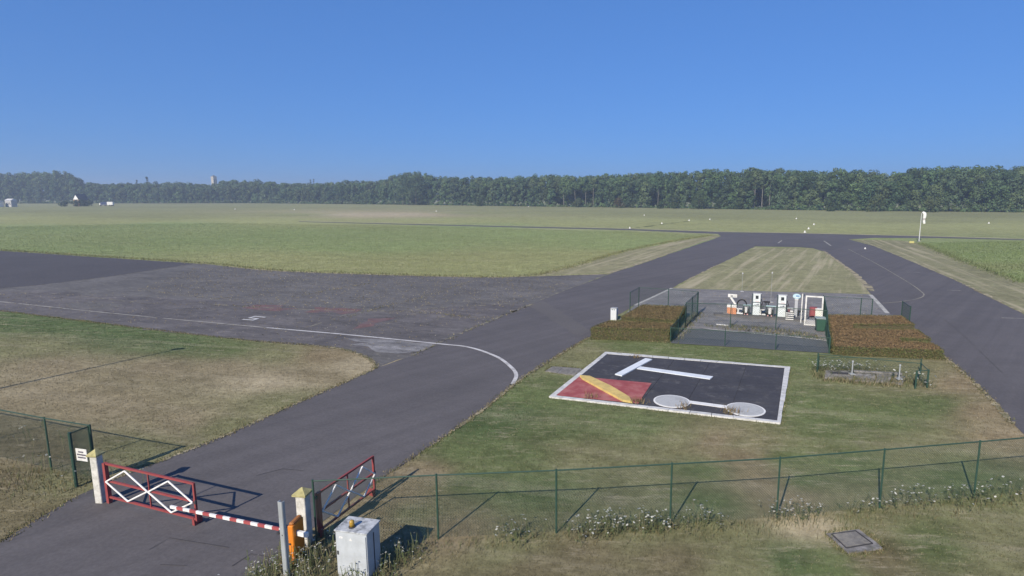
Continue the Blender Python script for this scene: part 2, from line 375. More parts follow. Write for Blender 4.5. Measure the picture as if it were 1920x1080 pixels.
def grass_material(name, streak=None, streak_amt=0.0, attr=True, col=(0.2, 0.19, 0.1), fleck=0.5, fleck_col=(0.44, 0.38, 0.27)):
    m = bpy.data.materials.new(name); m.use_nodes = True
    n, l = m.node_tree.nodes, m.node_tree.links
    p = n['Principled BSDF']; p.inputs['Roughness'].default_value = 0.95; p.inputs['Specular IOR Level'].default_value = 0.05
    tc = n.new('ShaderNodeTexCoord')
    def noise(scale, detail, rough=0.6, vec=None):
        z = n.new('ShaderNodeTexNoise'); z.inputs['Scale'].default_value = scale; z.inputs['Detail'].default_value = detail; z.inputs['Roughness'].default_value = rough
        l.new(vec if vec is not None else tc.outputs['Object'], z.inputs['Vector']); return z.outputs['Fac']
    def mrange(v, a, b, c, d):
        r = n.new('ShaderNodeMapRange'); r.inputs['From Min'].default_value = a; r.inputs['From Max'].default_value = b
        r.inputs['To Min'].default_value = c; r.inputs['To Max'].default_value = d; l.new(v, r.inputs['Value']); return r.outputs['Result']
    def mul(a, b):
        q = n.new('ShaderNodeMath'); q.operation = 'MULTIPLY'; l.new(a, q.inputs[0]); l.new(b, q.inputs[1]); return q.outputs[0]
    v = mul(mrange(noise(0.25, 6, 0.7), 0.3, 0.7, 0.8, 1.2), mrange(noise(3.5, 5, 0.75), 0.3, 0.7, 0.72, 1.28))
    v = mul(v, mrange(noise(0.012, 5, 0.65), 0.35, 0.65, 0.88, 1.12))
    v = mul(v, mrange(noise(0.8, 7, 0.75), 0.38, 0.62, 0.82, 1.18))
    if attr:
        a = n.new('ShaderNodeAttribute'); a.attribute_name = 'Col'; base = a.outputs['Color']
    else:
        rg = n.new('ShaderNodeRGB'); rg.outputs[0].default_value = (*col, 1); base = rg.outputs[0]
    s = n.new('ShaderNodeVectorMath'); s.operation = 'SCALE'; l.new(base, s.inputs[0]); l.new(v, s.inputs['Scale'])
    # dry flecks and thatch lying over the green
    mp = n.new('ShaderNodeMapping'); mp.inputs['Scale'].default_value = (0.35, 1.3, 1); mp.inputs['Rotation'].default_value = (0, 0, 0.12)
    l.new(tc.outputs['Object'], mp.inputs['Vector'])
    f = mul(mrange(noise(2.2, 7, 0.8, mp.outputs['Vector']), 0.52, 0.66, 0, 1), mrange(noise(0.16, 4, 0.6), 0.38, 0.66, 0.1, fleck))
    mx = n.new('ShaderNodeMix'); mx.data_type = 'RGBA'; l.new(f, mx.inputs[0]); l.new(s.outputs['Vector'], mx.inputs[6]); mx.inputs[7].default_value = (*fleck_col, 1)
    c = mx.outputs[2]
    if streak is not None:
        m2 = n.new('ShaderNodeMapping'); m2.vector_type = 'TEXTURE'; m2.inputs['Rotation'].default_value = (0, 0, streak); m2.inputs['Scale'].default_value = (26.0, 1.1, 1)
        l.new(tc.outputs['Object'], m2.inputs['Vector'])
        g = mrange(noise(1.0, 5, 0.6, m2.outputs['Vector']), 0.5, 0.68, 0, streak_amt)
        m3 = n.new('ShaderNodeMix'); m3.data_type = 'RGBA'; l.new(g, m3.inputs[0]); l.new(c, m3.inputs[6]); m3.inputs[7].default_value = (0.42, 0.37, 0.26, 1); c = m3.outputs[2]
    l.new(c, p.inputs['Base Color'])
    bp = n.new('ShaderNodeBump'); bp.inputs['Strength'].default_value = 0.5; bp.inputs['Distance'].default_value = 0.05
    l.new(noise(7.0, 6, 0.75), bp.inputs['Height']); l.new(bp.outputs['Normal'], p.inputs['Normal'])
    return m

# ------------------------------------------------------------------ ground sheet to the horizon
def build_ground():
    rows = np.concatenate([np.linspace(-60, 8, 12), np.geomspace(9, 4000, 240)])
    s = np.linspace(-1, 1, 281); u = 1.35 * np.sign(s) * np.abs(s) ** 1.5
    X = u[None, :] * (np.abs(rows)[:, None] + 55); Y = np.repeat(rows[:, None], len(u), 1)
    x, y = X.ravel(), Y.ravel(); nr, nc = X.shape
    me = bpy.data.meshes.new('ground'); v = np.zeros((len(x), 3), np.float32); v[:, 0] = x; v[:, 1] = y
    idx = np.arange(nr * nc).reshape(nr, nc)
    q = np.stack([idx[:-1, :-1], idx[:-1, 1:], idx[1:, 1:], idx[1:, :-1]], -1).reshape(-1, 4)
    me.vertices.add(len(v)); me.vertices.foreach_set('co', v.ravel()); nq = len(q)
    me.loops.add(nq * 4); me.loops.foreach_set('vertex_index', q.ravel().astype(np.int32))
    me.polygons.add(nq); me.polygons.foreach_set('loop_start', np.arange(nq, dtype=np.int32) * 4); me.polygons.foreach_set('loop_total', np.full(nq, 4, np.int32))
    a = me.color_attributes.new('Col', 'FLOAT_COLOR', 'POINT'); c = np.ones((len(x), 4), np.float32); c[:, :3] = field_colour(x, y)
    a.data.foreach_set('color', c.ravel())
    me.materials.append(grass_material('field_grass', streak=math.atan2((G(1400,850)-G(950,805)).y, (G(1400,850)-G(950,805)).x), streak_amt=0.22, fleck=0.75)); me.update(); me.validate()
    o = bpy.data.objects.new('ground', me); C.objects.link(o); return finish(o, kind='structure')
build_ground()

# ------------------------------------------------------------------ apron, taxiways, pads
TAXI_PIX = [(-260,1180),(-120,1090),(0,1018),(60,980),(137,934),(215,898),(340,850),(420,818),(560,755),(640,720),(706,690),
            (770,668),(840,636),(910,605),(960,586),(1000,569),(1060,545),(1140,515),(1210,492),(1270,471),(1330,451),(1352,443),(1345,438.6),
            (1180,431.6),(960,426.2),(700,419.6),(560,416.0),(560,415.2),(700,418.4),(960,424.4),(1180,429.4),(1345,435),(1500,437.5),(1640,441),(1760,444),(1920,449),(2100,454),(2100,455),(1920,450.3),(1760,446.4),(1640,446),(1592,449),
            (1640,462),(1720,495),(1800,530),(1920,590),(2100,675),(2300,760),(2200,1000),(1920,815),(1900,795),(1830,720),(1770,668),(1735,630),(1700,602),(1662,587),(1636,555),(1600,512),(1545,472),(1520,464),
            (1416,462),(1345,497),(1285,526),(1258,542),(1190,572),(1150,596),(1105,632),(1040,671),(975,713),(915,762),(815,832),(700,908),(610,975),(540,1035),(470,1085),(330,1200)]
TAXI_POLY = fpoly(TAXI_PIX)
sheet('taxiway', None, 0.012, M_TAXI, pts=TAXI_POLY, amp=0.05, step=0.6)
APRON_PIX = [(-220,455),(0,470),(180,482),(370,494),(520,508),(700,515),(900,520),(1000,518),(1140,514),(1060,546),(1000,570),(910,606),(770,669),(706,690),(690,672),(640,655),(580,648),(460,638),(300,620),(150,600),(0,583),(-220,560)]
APRON_POLY = fpoly(APRON_PIX)
sheet('apron', None, 0.008, M_APRON, pts=APRON_POLY, amp=0.12, step=0.8)
sheet('dark_apron_surface', [(-220,455),(0,470.5),(180,482.5),(365,494.5),(210,518),(60,536),(0,541),(-220,545)], 0.016, M_APRON_DARK, amp=0.05, step=1.5)
sheet('mauve_apron_surface', [(-220,546),(0,546),(100,545),(190,555),(330,560),(480,568),(600,578),(700,584),(800,580),(900,572),(985,570),(910,603),(840,634),(770,666),(700,660),(580,646),(460,636),(300,618),(150,598),(0,581),(-220,558)], 0.0165, M_APRON_MAUVE, amp=0.25, step=0.9)
sheet('pale_apron_patch', [(655,646),(690,643),(640,634),(700,636),(760,640),(815,645),(805,652),(780,660),(745,664),(705,661),(690,650),(668,648)], 0.022, M_PATCH, amp=0.12, step=0.4)
sheet('pale_apron_patch', [(120,568),(200,566),(230,572),(205,581),(130,578)], 0.022, M_APRON, amp=0.2, step=0.6)
for q in ([(690,598),(742,596),(700,612),(660,618)], [(590,576),(680,580),(640,590),(570,586)], [(480,572),(560,578),(520,584),(450,578)]):
    sheet('red_paint_patch', q, 0.0225, M_RED_STAIN, amp=0.25, step=0.5)
# repair patches seen as slightly different asphalt on the taxiway
M_TAXI_P = asphalt('repair_asphalt', (0.114, 0.106, 0.103), 0.08, stain_amt=0.2)
sheet('taxiway_repair', [(1018,565),(1030,571),(1108,620),(1085,632),(1005,580),(985,574)], 0.020, M_TAXI_P, amp=0.06, step=0.5)
sheet('taxiway_repair', [(1440,455),(1500,446),(1600,455),(1560,470),(1530,466),(1455,460)], 0.020, M_TAXI2, amp=0.2, step=1)
# fuel pad
PAD_PIX = [(1190,573),(1260,540.5),(1450,547),(1630,552),(1664,588),(1700,602),(1560,600),(1555,662),(1257,643),(1262,600),(1160,600)]
sheet('fuel_pad', PAD_PIX, 0.020, M_CONC_PAD, amp=0.04, step=0.8)
sheet('fuel_yard_asphalt', [(1318,616),(1560,640),(1556,663),(1258,644),(1290,618)], 0.026, M_BLUE_ASPH, amp=0.05, step=0.5)
ribbon('pad_edge', spline([(1190,573),(1225,557),(1260,540.5)], 6), 0.28, 0.03, mat('edge_concrete', (0.4, 0.39, 0.36), 0.9, 0.2, 3, dirt=(0.2,0.2,0.18), dirt_amt=0.8))
ribbon('pad_edge', spline([(1632,553),(1648,570),(1664,588)], 6), 0.35, 0.03, MATS['edge_concrete'])
ribbon('yard_kerb', spline([(1318,617),(1400,625),(1480,632),(1552,640)], 6), 0.16, 0.05, MATS['edge_concrete'], wob=0.5)
# lines
ribbon('painted_line', spline([(-200,546),(0,566),(220,589),(500,615)], 30), 0.16, 0.032, M_FAINT_LINE, wob=0.3, gaps=0.06)
ribbon('painted_line', spline([(500,615),(660,629),(820,645),(880,652),(930,669),(957,688),(968,704),(961,721)], 10), 0.21, 0.032, M_WHITE_LINE)
ribbon('painted_line', spline([(1590,467),(1640,493),(1700,528),(1727,547),(1732,554),(1722,560),(1690,566),(1655,569)], 10), 0.12, 0.032, M_DIM_LINE)
ribbon('painted_line', spline([(1545,452),(1558,461)], 3), 0.3, 0.032, M_FAINT_LINE)
ribbon('painted_line', spline([(1459,456),(1466,451)], 3), 0.3, 0.032, M_FAINT_LINE)
for a, b in (((1700,510.5),(1725,511.5)), ((1775,544.5),(1802,545.5)), ((1878,596.5),(1922,598))):
    ribbon('painted_dash', [G(*a), G(*b)], 0.14, 0.032, M_FAINT_LINE)
# number 5 on its parking stand
def number_five():
    r = thing('stand_number', 'white painted 5 on the old apron asphalt', 'ground marking', G(476, 597))
    def q(x, y): return G(430 + x / 16.0, 570 + y / 16.0)
    A0, A1, M0, M1, B0, B1 = q(425, 474), q(715, 494), q(610, 426), q(850, 452), q(770, 380), q(1060, 408)
    mb = MB()
    k = 0
    for a, b in ((A0, A1), (A1, M1), (M1, M0), (M0, B0), (B0, B1)):
        d = (b - a).normalized() * 0.09; mb.box(((a + b) / 2).to_tuple()[:2] + (0.033 + 0.0004 * k,), ((b - a).length + 0.18, 0.2, 0.004), math.atan2(d.y, d.x)); k += 1
    mb.build('digit', mat('fresh_white_paint', (0.48, 0.48, 0.48), 0.7, 0.1, 4), r, world=True)
number_five()

# straw edges along the tarmac
for pts, w in (([(706,690),(640,720),(560,755),(420,818),(340,850),(215,898)], 0.25),
               ([(815,832),(915,762),(975,713),(1040,671),(1105,633)], 0.22),
               ([(1140,514),(1000,518),(900,520),(700,515),(520,508),(430,500)], 0.9),
               ([(706,691),(690,672),(640,655),(580,648)], 0.35),
               ([(1140,513),(1210,490),(1270,469),(1330,448),(1350,442)], 0.9),
               ([(1345,497),(1285,527)], 0.35), ([(1592,448.5),(1640,461.5),(1720,494.5),(1800,529),(1920,588)], 0.5),
               ([(1600,511),(1636,546)], 1.1), ([(1545,471),(1600,511)], 0.7), ([(1770,670),(1830,721),(1900,796)], 0.35)):
    ribbon('dry_grass_edge', spline(pts, 30), w * 0.55, 0.024, M_STRAW, wob=0.9 if w < 0.6 else 0.5, gaps=0.3 if w < 0.6 else 0.05)
M_PALE_EDGE = mat('sun_bleached_grass', (0.42, 0.38, 0.27), 0.95, 0.2, 0.3, spec=0.05)
for pts, w in (([(560,413.8),(700,416.8),(960,422.8),(1180,428.3),(1345,433.8)], 1.1), ([(1345,433.8),(1500,437),(1640,440.2),(1760,443.2),(1920,448)], 1.0),
               ([(960,428.1),(1180,433.6),(1345,440)], 0.8), ([(380,397),(600,398),(1100,404)], 1.4), ([(580,403.5),(680,402.5),(790,401.8)], 5.0)):
    ribbon('dry_grass_edge', spline(pts, 8), w, 0.024, M_PALE_EDGE, wob=0.5)
ribbon('mown_track', spline([(1180,429.5),(1240,421),(1290,415)], 14), 1.2, 0.006, mat('dark_bent_grass', (0.10, 0.11, 0.055), 0.95, 0.2, 0.5, spec=0.05), wob=0.6, gaps=0.3)
# crack lines with sparse growth on the old apron
M_JOINT = mat('grassy_joint', (0.24, 0.225, 0.18), 0.95, 0.3, 4, dirt=(0.12, 0.115, 0.11), dirt_amt=1.0, dirt_scale=1.1, spec=0.05)
for pts, w in (([(770,668),(840,636),(910,606),(1000,570)], 0.3), ([(730,584),(830,590),(905,600),(915,607)], 0.22), ([(790,582),(900,596),(960,587)], 0.18), ([(640,598),(720,575),(800,556),(880,528)], 0.2),
               ([(700,620),(745,600),(790,584)], 0.2), ([(560,620),(650,590)], 0.22), ([(380,570),(520,578),(700,584),(850,576),(985,569)], 0.3), ([(570,553),(700,530)], 0.18),
               ([(0,541),(60,536),(210,518),(370,494)], 0.2), ([(0,548),(120,552),(300,570),(460,560)], 0.2), ([(800,608),(850,586)], 0.16), ([(455,585),(495,580)], 0.25), ([(240,540),(420,562)], 0.15),
               ([(725,648),(760,641),(800,652)], 0.1), ([(960,586),(1050,548),(1140,515)], 0.3)):
    ribbon('apron_joint', spline(pts, 24), w * 0.55, 0.028, M_JOINT, wob=0.9, gaps=0.4)
M_CRACK = mat('asphalt_crack', (0.045, 0.045, 0.05), 0.9, 0.1, 4)
for pts in ([(280,1032),(318,1010),(430,1028)], [(435,1063),(470,1040),(520,1048)], [(300,1060),(350,1062)], [(480,893),(530,880),(570,884)]):
    ribbon('asphalt_seam', [G(*q) for q in pts], 0.02, 0.028, M_CRACK)
M_SEAM = mat('tar_seam', (0.082, 0.078, 0.079), 0.85, 0.15, 3, dirt=(0.10, 0.096, 0.098), dirt_amt=1.0, dirt_scale=0.8)
for pts in ([(1640,500),(1760,590),(1880,700)],):
    ribbon('asphalt_seam', spline(pts, 14), 0.035, 0.024, M_SEAM, wob=0.6, gaps=0.25)
# mown strips with their own mowing direction
ang = lambda a, b: math.atan2((G(*b) - G(*a)).y, (G(*b) - G(*a)).x)
MEDIAN = [(1416,463.5),(1520,465.5),(1545,473),(1600,513),(1630,547),(1632,551),(1450,546),(1262,539.5),(1287,526.5),(1345,498)]
sheet('median_lawn', MEDIAN, 0.006, grass_material('median_grass', ang((1300,530),(1425,466)), 0.8, attr=False, col=(0.225, 0.22, 0.125)), amp=0.15, step=1)
STRIP_R = [(1596,449.5),(1690,451),(1720,455),(1800,487),(1920,531),(2100,590),(2100,672),(1920,588),(1800,529),(1720,494),(1640,461)]
sheet('mown_verge', STRIP_R, 0.006, grass_material('verge_grass', ang((1650,458),(1900,560)), 0.75, attr=False, col=(0.21, 0.205, 0.12)), amp=0.2, step=2)
STRIP_L = [(1138,512),(1000,516),(1080,498),(1180,470),(1270,452),(1342,441),(1350,443),(1330,449),(1270,469),(1210,490)]
sheet('mown_verge', STRIP_L, 0.006, grass_material('verge_grass_pale', ang((1140,512),(1330,449)), 0.8, attr=False, col=(0.23, 0.22, 0.13)), amp=0.15, step=2)

# ------------------------------------------------------------------ grass blades (uncountable)
M_BLADE = attr_mat('grass_blade', 0.85, 0.05, 0.2, soft=0.72)
def blades(name, x, y, h, w, col, lean=0.5, z0=0.0, jitter=0.22):
    n = len(x); a = RNG.uniform(0, 2 * math.pi, n); h = h * RNG.uniform(0.6, 1.3, n); w = w * RNG.uniform(0.7, 1.3, n)
    dx, dy = np.cos(a) * w / 2, np.sin(a) * w / 2
    la = RNG.uniform(0, 2 * math.pi, n); ll = h * lean * RNG.uniform(0.2, 1.2, n)
    V = np.empty((n, 3, 3), np.float32); z0 = np.zeros(n) + z0
    V[:, 0] = np.stack([x - dx, y - dy, z0 - 0.01], -1); V[:, 1] = np.stack([x + dx, y + dy, z0 - 0.01], -1)
    V[:, 2] = np.stack([x + np.cos(la) * ll, y + np.sin(la) * ll, z0 + h], -1)
    c = np.clip(col * (1 + RNG.normal(0, jitter, (n, 1))), 0.02, 0.6)
    return V.reshape(-1, 3), np.repeat(c, 3, 0)
def scatter(poly, n, excl=(), near=None):
    xs = np.array([p[0] for p in poly]); ys = np.array([p[1] for p in poly])
    X = []; Y = []; got = 0
    while got < n:
        x = RNG.uniform(xs.min(), xs.max(), n); y = RNG.uniform(ys.min(), ys.max(), n)
        k = inside(poly, x, y)
        for e in excl: k &= ~inside(e, x, y)
        if near is not None: k &= RNG.uniform(0, 1, n) < np.clip((near / np.maximum(np.hypot(x, y), 1)) ** 1.6, 0, 1)
        X.append(x[k]); Y.append(y[k]); got += k.sum()
        if k.sum() == 0: break
    return np.concatenate(X)[:n], np.concatenate(Y)[:n]
SIG_OUT = [(1133,661),(1484,690),(1466,798),(1026,747)]
LAWN_R = fpoly([(560,1100),(600,1000),(700,912),(815,834),(915,764),(975,715),(1040,673),(1105,635),(1257,645),(1555,665),(1700,664),(1770,670),(1830,722),(1900,797),(1990,870),(2050,1000),(1990,1180),(1050,1180),(560,1180)])
LAWN_L = fpoly([(-60,1052),(0,1016),(137,932),(215,896),(340,848),(420,816),(560,753),(640,718),(703,690),(690,675),(640,657),(580,650),(460,640),(300,622),(150,602),(0,585),(-120,575),(-220,700),(-300,900)])
PIT = fpoly([(1540,694),(1700,702),(1694,728),(1546,716)])
SLAB1 = fpoly([(1546,1001),(1612,992),(1658,1030),(1590,1040)]); SLAB2 = fpoly([(1020,697),(1036,687),(1092,691),(1082,706)])
EXC = [fpoly(SIG_OUT), PIT, SLAB1, SLAB2]
DRY = np.array((0.40, 0.34, 0.22))
def lawn(name, poly, n, hgt):
    x, y = scatter(poly, n, EXC, near=17)
    c = field_colour(x, y) * 1.04; dry = (RNG.uniform(0, 1, len(x)) < 0.16)[:, None]; c = np.where(dry, c * 0.45 + DRY * 0.55, c)
    d = np.hypot(x, y)
    V, cc = blades(name, x, y, hgt, np.clip(d * 0.0011, 0.012, 0.05), c, 0.9)
    return finish(np_mesh(name, V, 3, M_BLADE, cc), kind='stuff')
lawn('lawn_grass', LAWN_R, 100000, 0.042)
lawn('lawn_grass', LAWN_L, 50000, 0.042)
# meadow, grown taller
MEADOW_L = fpoly([(-200,462),(0,468),(180,480),(370,492),(520,506),(700,513),(900,518),(1000,515),(1080,497),(1180,469),(1270,451),(1335,441),(1180,434.5),(960,429),(700,422),(400,418),(0,425),(-200,430)])
x, y = scatter(MEADOW_L, 170000, near=70); c = field_colour(x, y) * 1.05
dry = (RNG.uniform(0, 1, len(x)) < 0.12)[:, None]; c = np.where(dry, c * 0.7 + DRY * 0.3, c)
V, cc = blades('m', x, y, 0.09, np.hypot(x, y) * 0.0007, c, 1.2, jitter=0.08)
finish(np_mesh('meadow_grass', V, 3, M_BLADE, cc), kind='stuff')
MEADOW_R = fpoly([(1725,455.5),(1800,486),(1920,530),(2100,590),(2100,458),(1920,452)])
x, y = scatter(MEADOW_R, 40000, near=80); c = field_colour(x, y) * np.array((0.92, 0.98, 0.92))
V, cc = blades('m', x, y, 0.11, np.hypot(x, y) * 0.0007, c, 1.2, jitter=0.08)
finish(np_mesh('meadow_grass', V, 3, M_BLADE, cc), kind='stuff')

# tufts along edges, joints and in the yard
def tufts(name, lines, per_m, hgt, wid, spread, base, z0=0.02, lean=0.7):
    X = []; Y = []
    for pts in lines:
        P = spline(pts, 6) if len(pts) > 2 else [G(*pts[0]), G(*pts[1])]
        for a, b in zip(P[:-1], P[1:]):
            n = RNG.poisson((b - a).length * per_m); t = RNG.uniform(0, 1, n)
            X.append(a.x + (b.x - a.x) * t + RNG.normal(0, spread, n)); Y.append(a.y + (b.y - a.y) * t + RNG.normal(0, spread, n))
    x, y = np.concatenate(X), np.concatenate(Y); pal = np.array(base)[RNG.integers(0, len(base), len(x))]
    V, cc = blades(name, x, y, hgt, wid, pal, lean, z0)
    return finish(np_mesh(name, V, 3, M_BLADE, cc), kind='stuff')
STRAWS = [(0.33, 0.28, 0.17), (0.27, 0.22, 0.12), (0.16, 0.15, 0.07), (0.12, 0.14, 0.05)]
GREENS = [(0.13, 0.155, 0.075), (0.16, 0.17, 0.085), (0.11, 0.135, 0.06), (0.22, 0.20, 0.12)]
tufts('edge_weeds', [[(815,832),(915,762),(975,713),(1040,671),(1105,633)], [(700,908),(815,832)], [(706,690),(640,720),(560,755),(420,818),(340,850),(215,898)], [(137,934),(60,980),(0,1018)],
      [(706,691),(690,672),(640,655),(580,648),(460,638),(300,620),(0,583)], [(1770,670),(1830,721),(1900,796)]], 70, 0.08, 0.03, 0.10, STRAWS)
tufts('meadow_edge_grass', [[(0,469),(180,481),(370,493),(520,507),(700,514),(900,519),(1000,516),(1080,498)], [(1080,497),(1180,469),(1270,451),(1335,441)]], 40, 0.22, 0.06, 0.5, [(0.21, 0.23, 0.10), (0.25, 0.25, 0.12), (0.17, 0.19, 0.08), (0.30, 0.27, 0.15)])
tufts('meadow_edge_grass', [[(1725,456),(1800,487),(1920,531)]], 40, 0.22, 0.08, 0.5, [(0.16, 0.20, 0.09), (0.20, 0.23, 0.11)])
tufts('joint_weeds', [[(770,668),(840,636),(910,606),(1000,570)], [(730,584),(830,590),(905,600)], [(640,598),(720,575),(800,556),(880,528)], [(790,582),(900,596),(960,587)], [(570,553),(700,530)],
      [(380,570),(520,578),(700,584)], [(780,556),(815,549)], [(700,515),(900,520),(1000,518),(1140,514)]], 9, 0.09, 0.06, 0.22, STRAWS)
def specks(name, poly, n, hgt, wid, base):
    x, y = scatter(poly, n); pal = np.array(base)[RNG.integers(0, len(base), len(x))]
    V, cc = blades(name, x, y, hgt, wid, pal, 1.6, 0.03); return finish(np_mesh(name, V, 3, M_BLADE, cc), kind='stuff')
specks('apron_weeds', fpoly([(370,500),(700,518),(1000,522),(1100,522),(1000,565),(860,600),(700,585),(480,572),(250,545)]), 5200, 0.05, 0.10, STRAWS[:2] + [(0.26, 0.25, 0.22)])
specks('apron_weeds', fpoly([(0,550),(250,550),(480,575),(860,602),(770,660),(500,636),(0,580)]), 1500, 0.04, 0.08, STRAWS[:2] + [(0.24, 0.23, 0.21)])
specks('yard_grit', fpoly([(1270,545),(1625,553),(1655,585),(1545,600),(1545,635),(1320,612),(1310,580)]), 900, 0.04, 0.08, STRAWS[:2] + [(0.28, 0.27, 0.24)])
tufts('yard_weeds', [[(1330,613),(1400,620),(1480,628),(1545,636)], [(1365,612),(1450,618),(1530,632)], [(1257,641),(1285,614),(1310,588)]], 60, 0.16, 0.05, 0.3, STRAWS + GREENS)
tufts('hedge_foot_weeds', [[(1105,634),(1180,639),(1257,643)], [(1560,662),(1660,668),(1772,675)], [(1176,596),(1255,602)]], 60, 0.14, 0.04, 0.1, STRAWS + GREENS)

# ------------------------------------------------------------------ wood across the field
M_LEAF = attr_mat('tree_leaves', 0.7, 0.15, 0.2)
M_BARK = mat('grey_bark', (0.16, 0.14, 0.115), 0.9, 0.25, 3.0, bump=0.5, bscale=12)
M_BIRCH = mat('pale_bark', (0.21, 0.20, 0.175), 0.85, 0.25, 1.2, dirt=(0.08, 0.07, 0.06), dirt_amt=0.6, dirt_scale=2.5)
def leaf_quads(centres, normals, size, cols):
    n = len(centres)
    r = RNG.normal(0, 1, (n, 3)); t = np.cross(normals, r); t /= np.linalg.norm(t, axis=1, keepdims=True) + 1e-9
    b = np.cross(normals, t); b /= np.linalg.norm(b, axis=1, keepdims=True) + 1e-9
    s = (size * RNG.uniform(0.6, 1.3, n))[:, None]; k = s * RNG.uniform(0.55, 1.0, (n, 1))
    V = np.stack([centres - t * s - b * k * 0.3, centres + b * k * -1.0, centres + t * s + b * k * 0.3, centres + b * k], 1)
    return V.reshape(-1, 3), np.repeat(cols, 4, 0)
def crown(cx, cy, z0, z1, rad, nl, nleaf, col, size, conic=0.0, spread=1.0):
    """leaf clumps over several lobes; returns quads and colours"""
    hc = z1 - z0; lob = []
    for i in range(nl):
        f = (i + 0.5) / nl; zz = z0 + hc * (0.12 + 0.8 * f); rr = rad * (math.sin(math.pi * min(0.95, 0.15 + 0.75 * f)) ** 0.6) * (1 - conic * f)
        a = random.uniform(0, 2 * math.pi); d = rr * random.uniform(0.25, 0.7) * spread
        lr = rad * random.uniform(0.38, 0.6) * (1 - 0.6 * conic * f)
        lob.append((cx + math.cos(a) * d, cy + math.sin(a) * d, zz, lr, lr * random.uniform(0.7, 1.0), random.uniform(0.86, 1.14)))
    lob.append((cx, cy, z1 - rad * 0.4 * (1 - 0.5 * conic), rad * 0.5 * (1 - 0.7 * conic), rad * 0.42, 1.05))
    C_, N_, K_c = [], [], []
    per = max(8, nleaf // len(lob))
    for (lx, ly, lz, lr, lh, lc) in lob:
        d = RNG.normal(0, 1, (per, 3)); d /= np.linalg.norm(d, axis=1, keepdims=True)
        rr = RNG.uniform(0.72, 1.12, (per, 1))
        C_.append(np.array([lx, ly, lz]) + d * rr * np.array([lr, lr, lh])); nn = d + RNG.normal(0, 0.25, (per, 3)); N_.append(nn / np.linalg.norm(nn, axis=1, keepdims=True))
        K_c.append(np.clip(np.array(col) * lc * (1 + RNG.normal(0, 0.09, (per, 1))), 0.012, 0.4))
    return leaf_quads(np.concatenate(C_), np.concatenate(N_), size, np.concatenate(K_c))

SKY = [(-400,340),(-200,333),(0,328),(40,325),(110,322),(140,325),(152,334),(160,344),(200,345),(260,344),(350,344),(400,346),(430,339),(480,340),(520,342),(580,345),(620,342),(660,339),(720,339),(738,331),(780,324),(800,326),
       (830,332),(900,332),(960,333),(1000,329),(1050,329),(1100,332),(1120,328),(1200,326),(1260,323),(1350,319),(1420,317),(1500,318),(1540,317),(1580,318),(1620,322),(1660,326),(1690,323),(1710,315),(1780,311),(1850,313),(1920,314),(2100,312),(2400,318)]
BASE = [(-400,383),(0,381.5),(480,381),(740,383.5),(960,386.5),(1200,389.5),(1440,393),(1640,395.5),(1920,398),(2400,403)]
def interp(tab, x): return float(np.interp(x, [a for a, b in tab], [b for a, b in tab]))
LEAFS = [(0.078, 0.126, 0.054), (0.090, 0.140, 0.056), (0.070, 0.118, 0.056), (0.098, 0.134, 0.060), (0.080, 0.120, 0.062)]
GAPS = [(1040,1125), (1220,1245), (1408,1448)]           # stretches where bare trunks show
def in_gap(px): return any(a < px < b for a, b in GAPS)
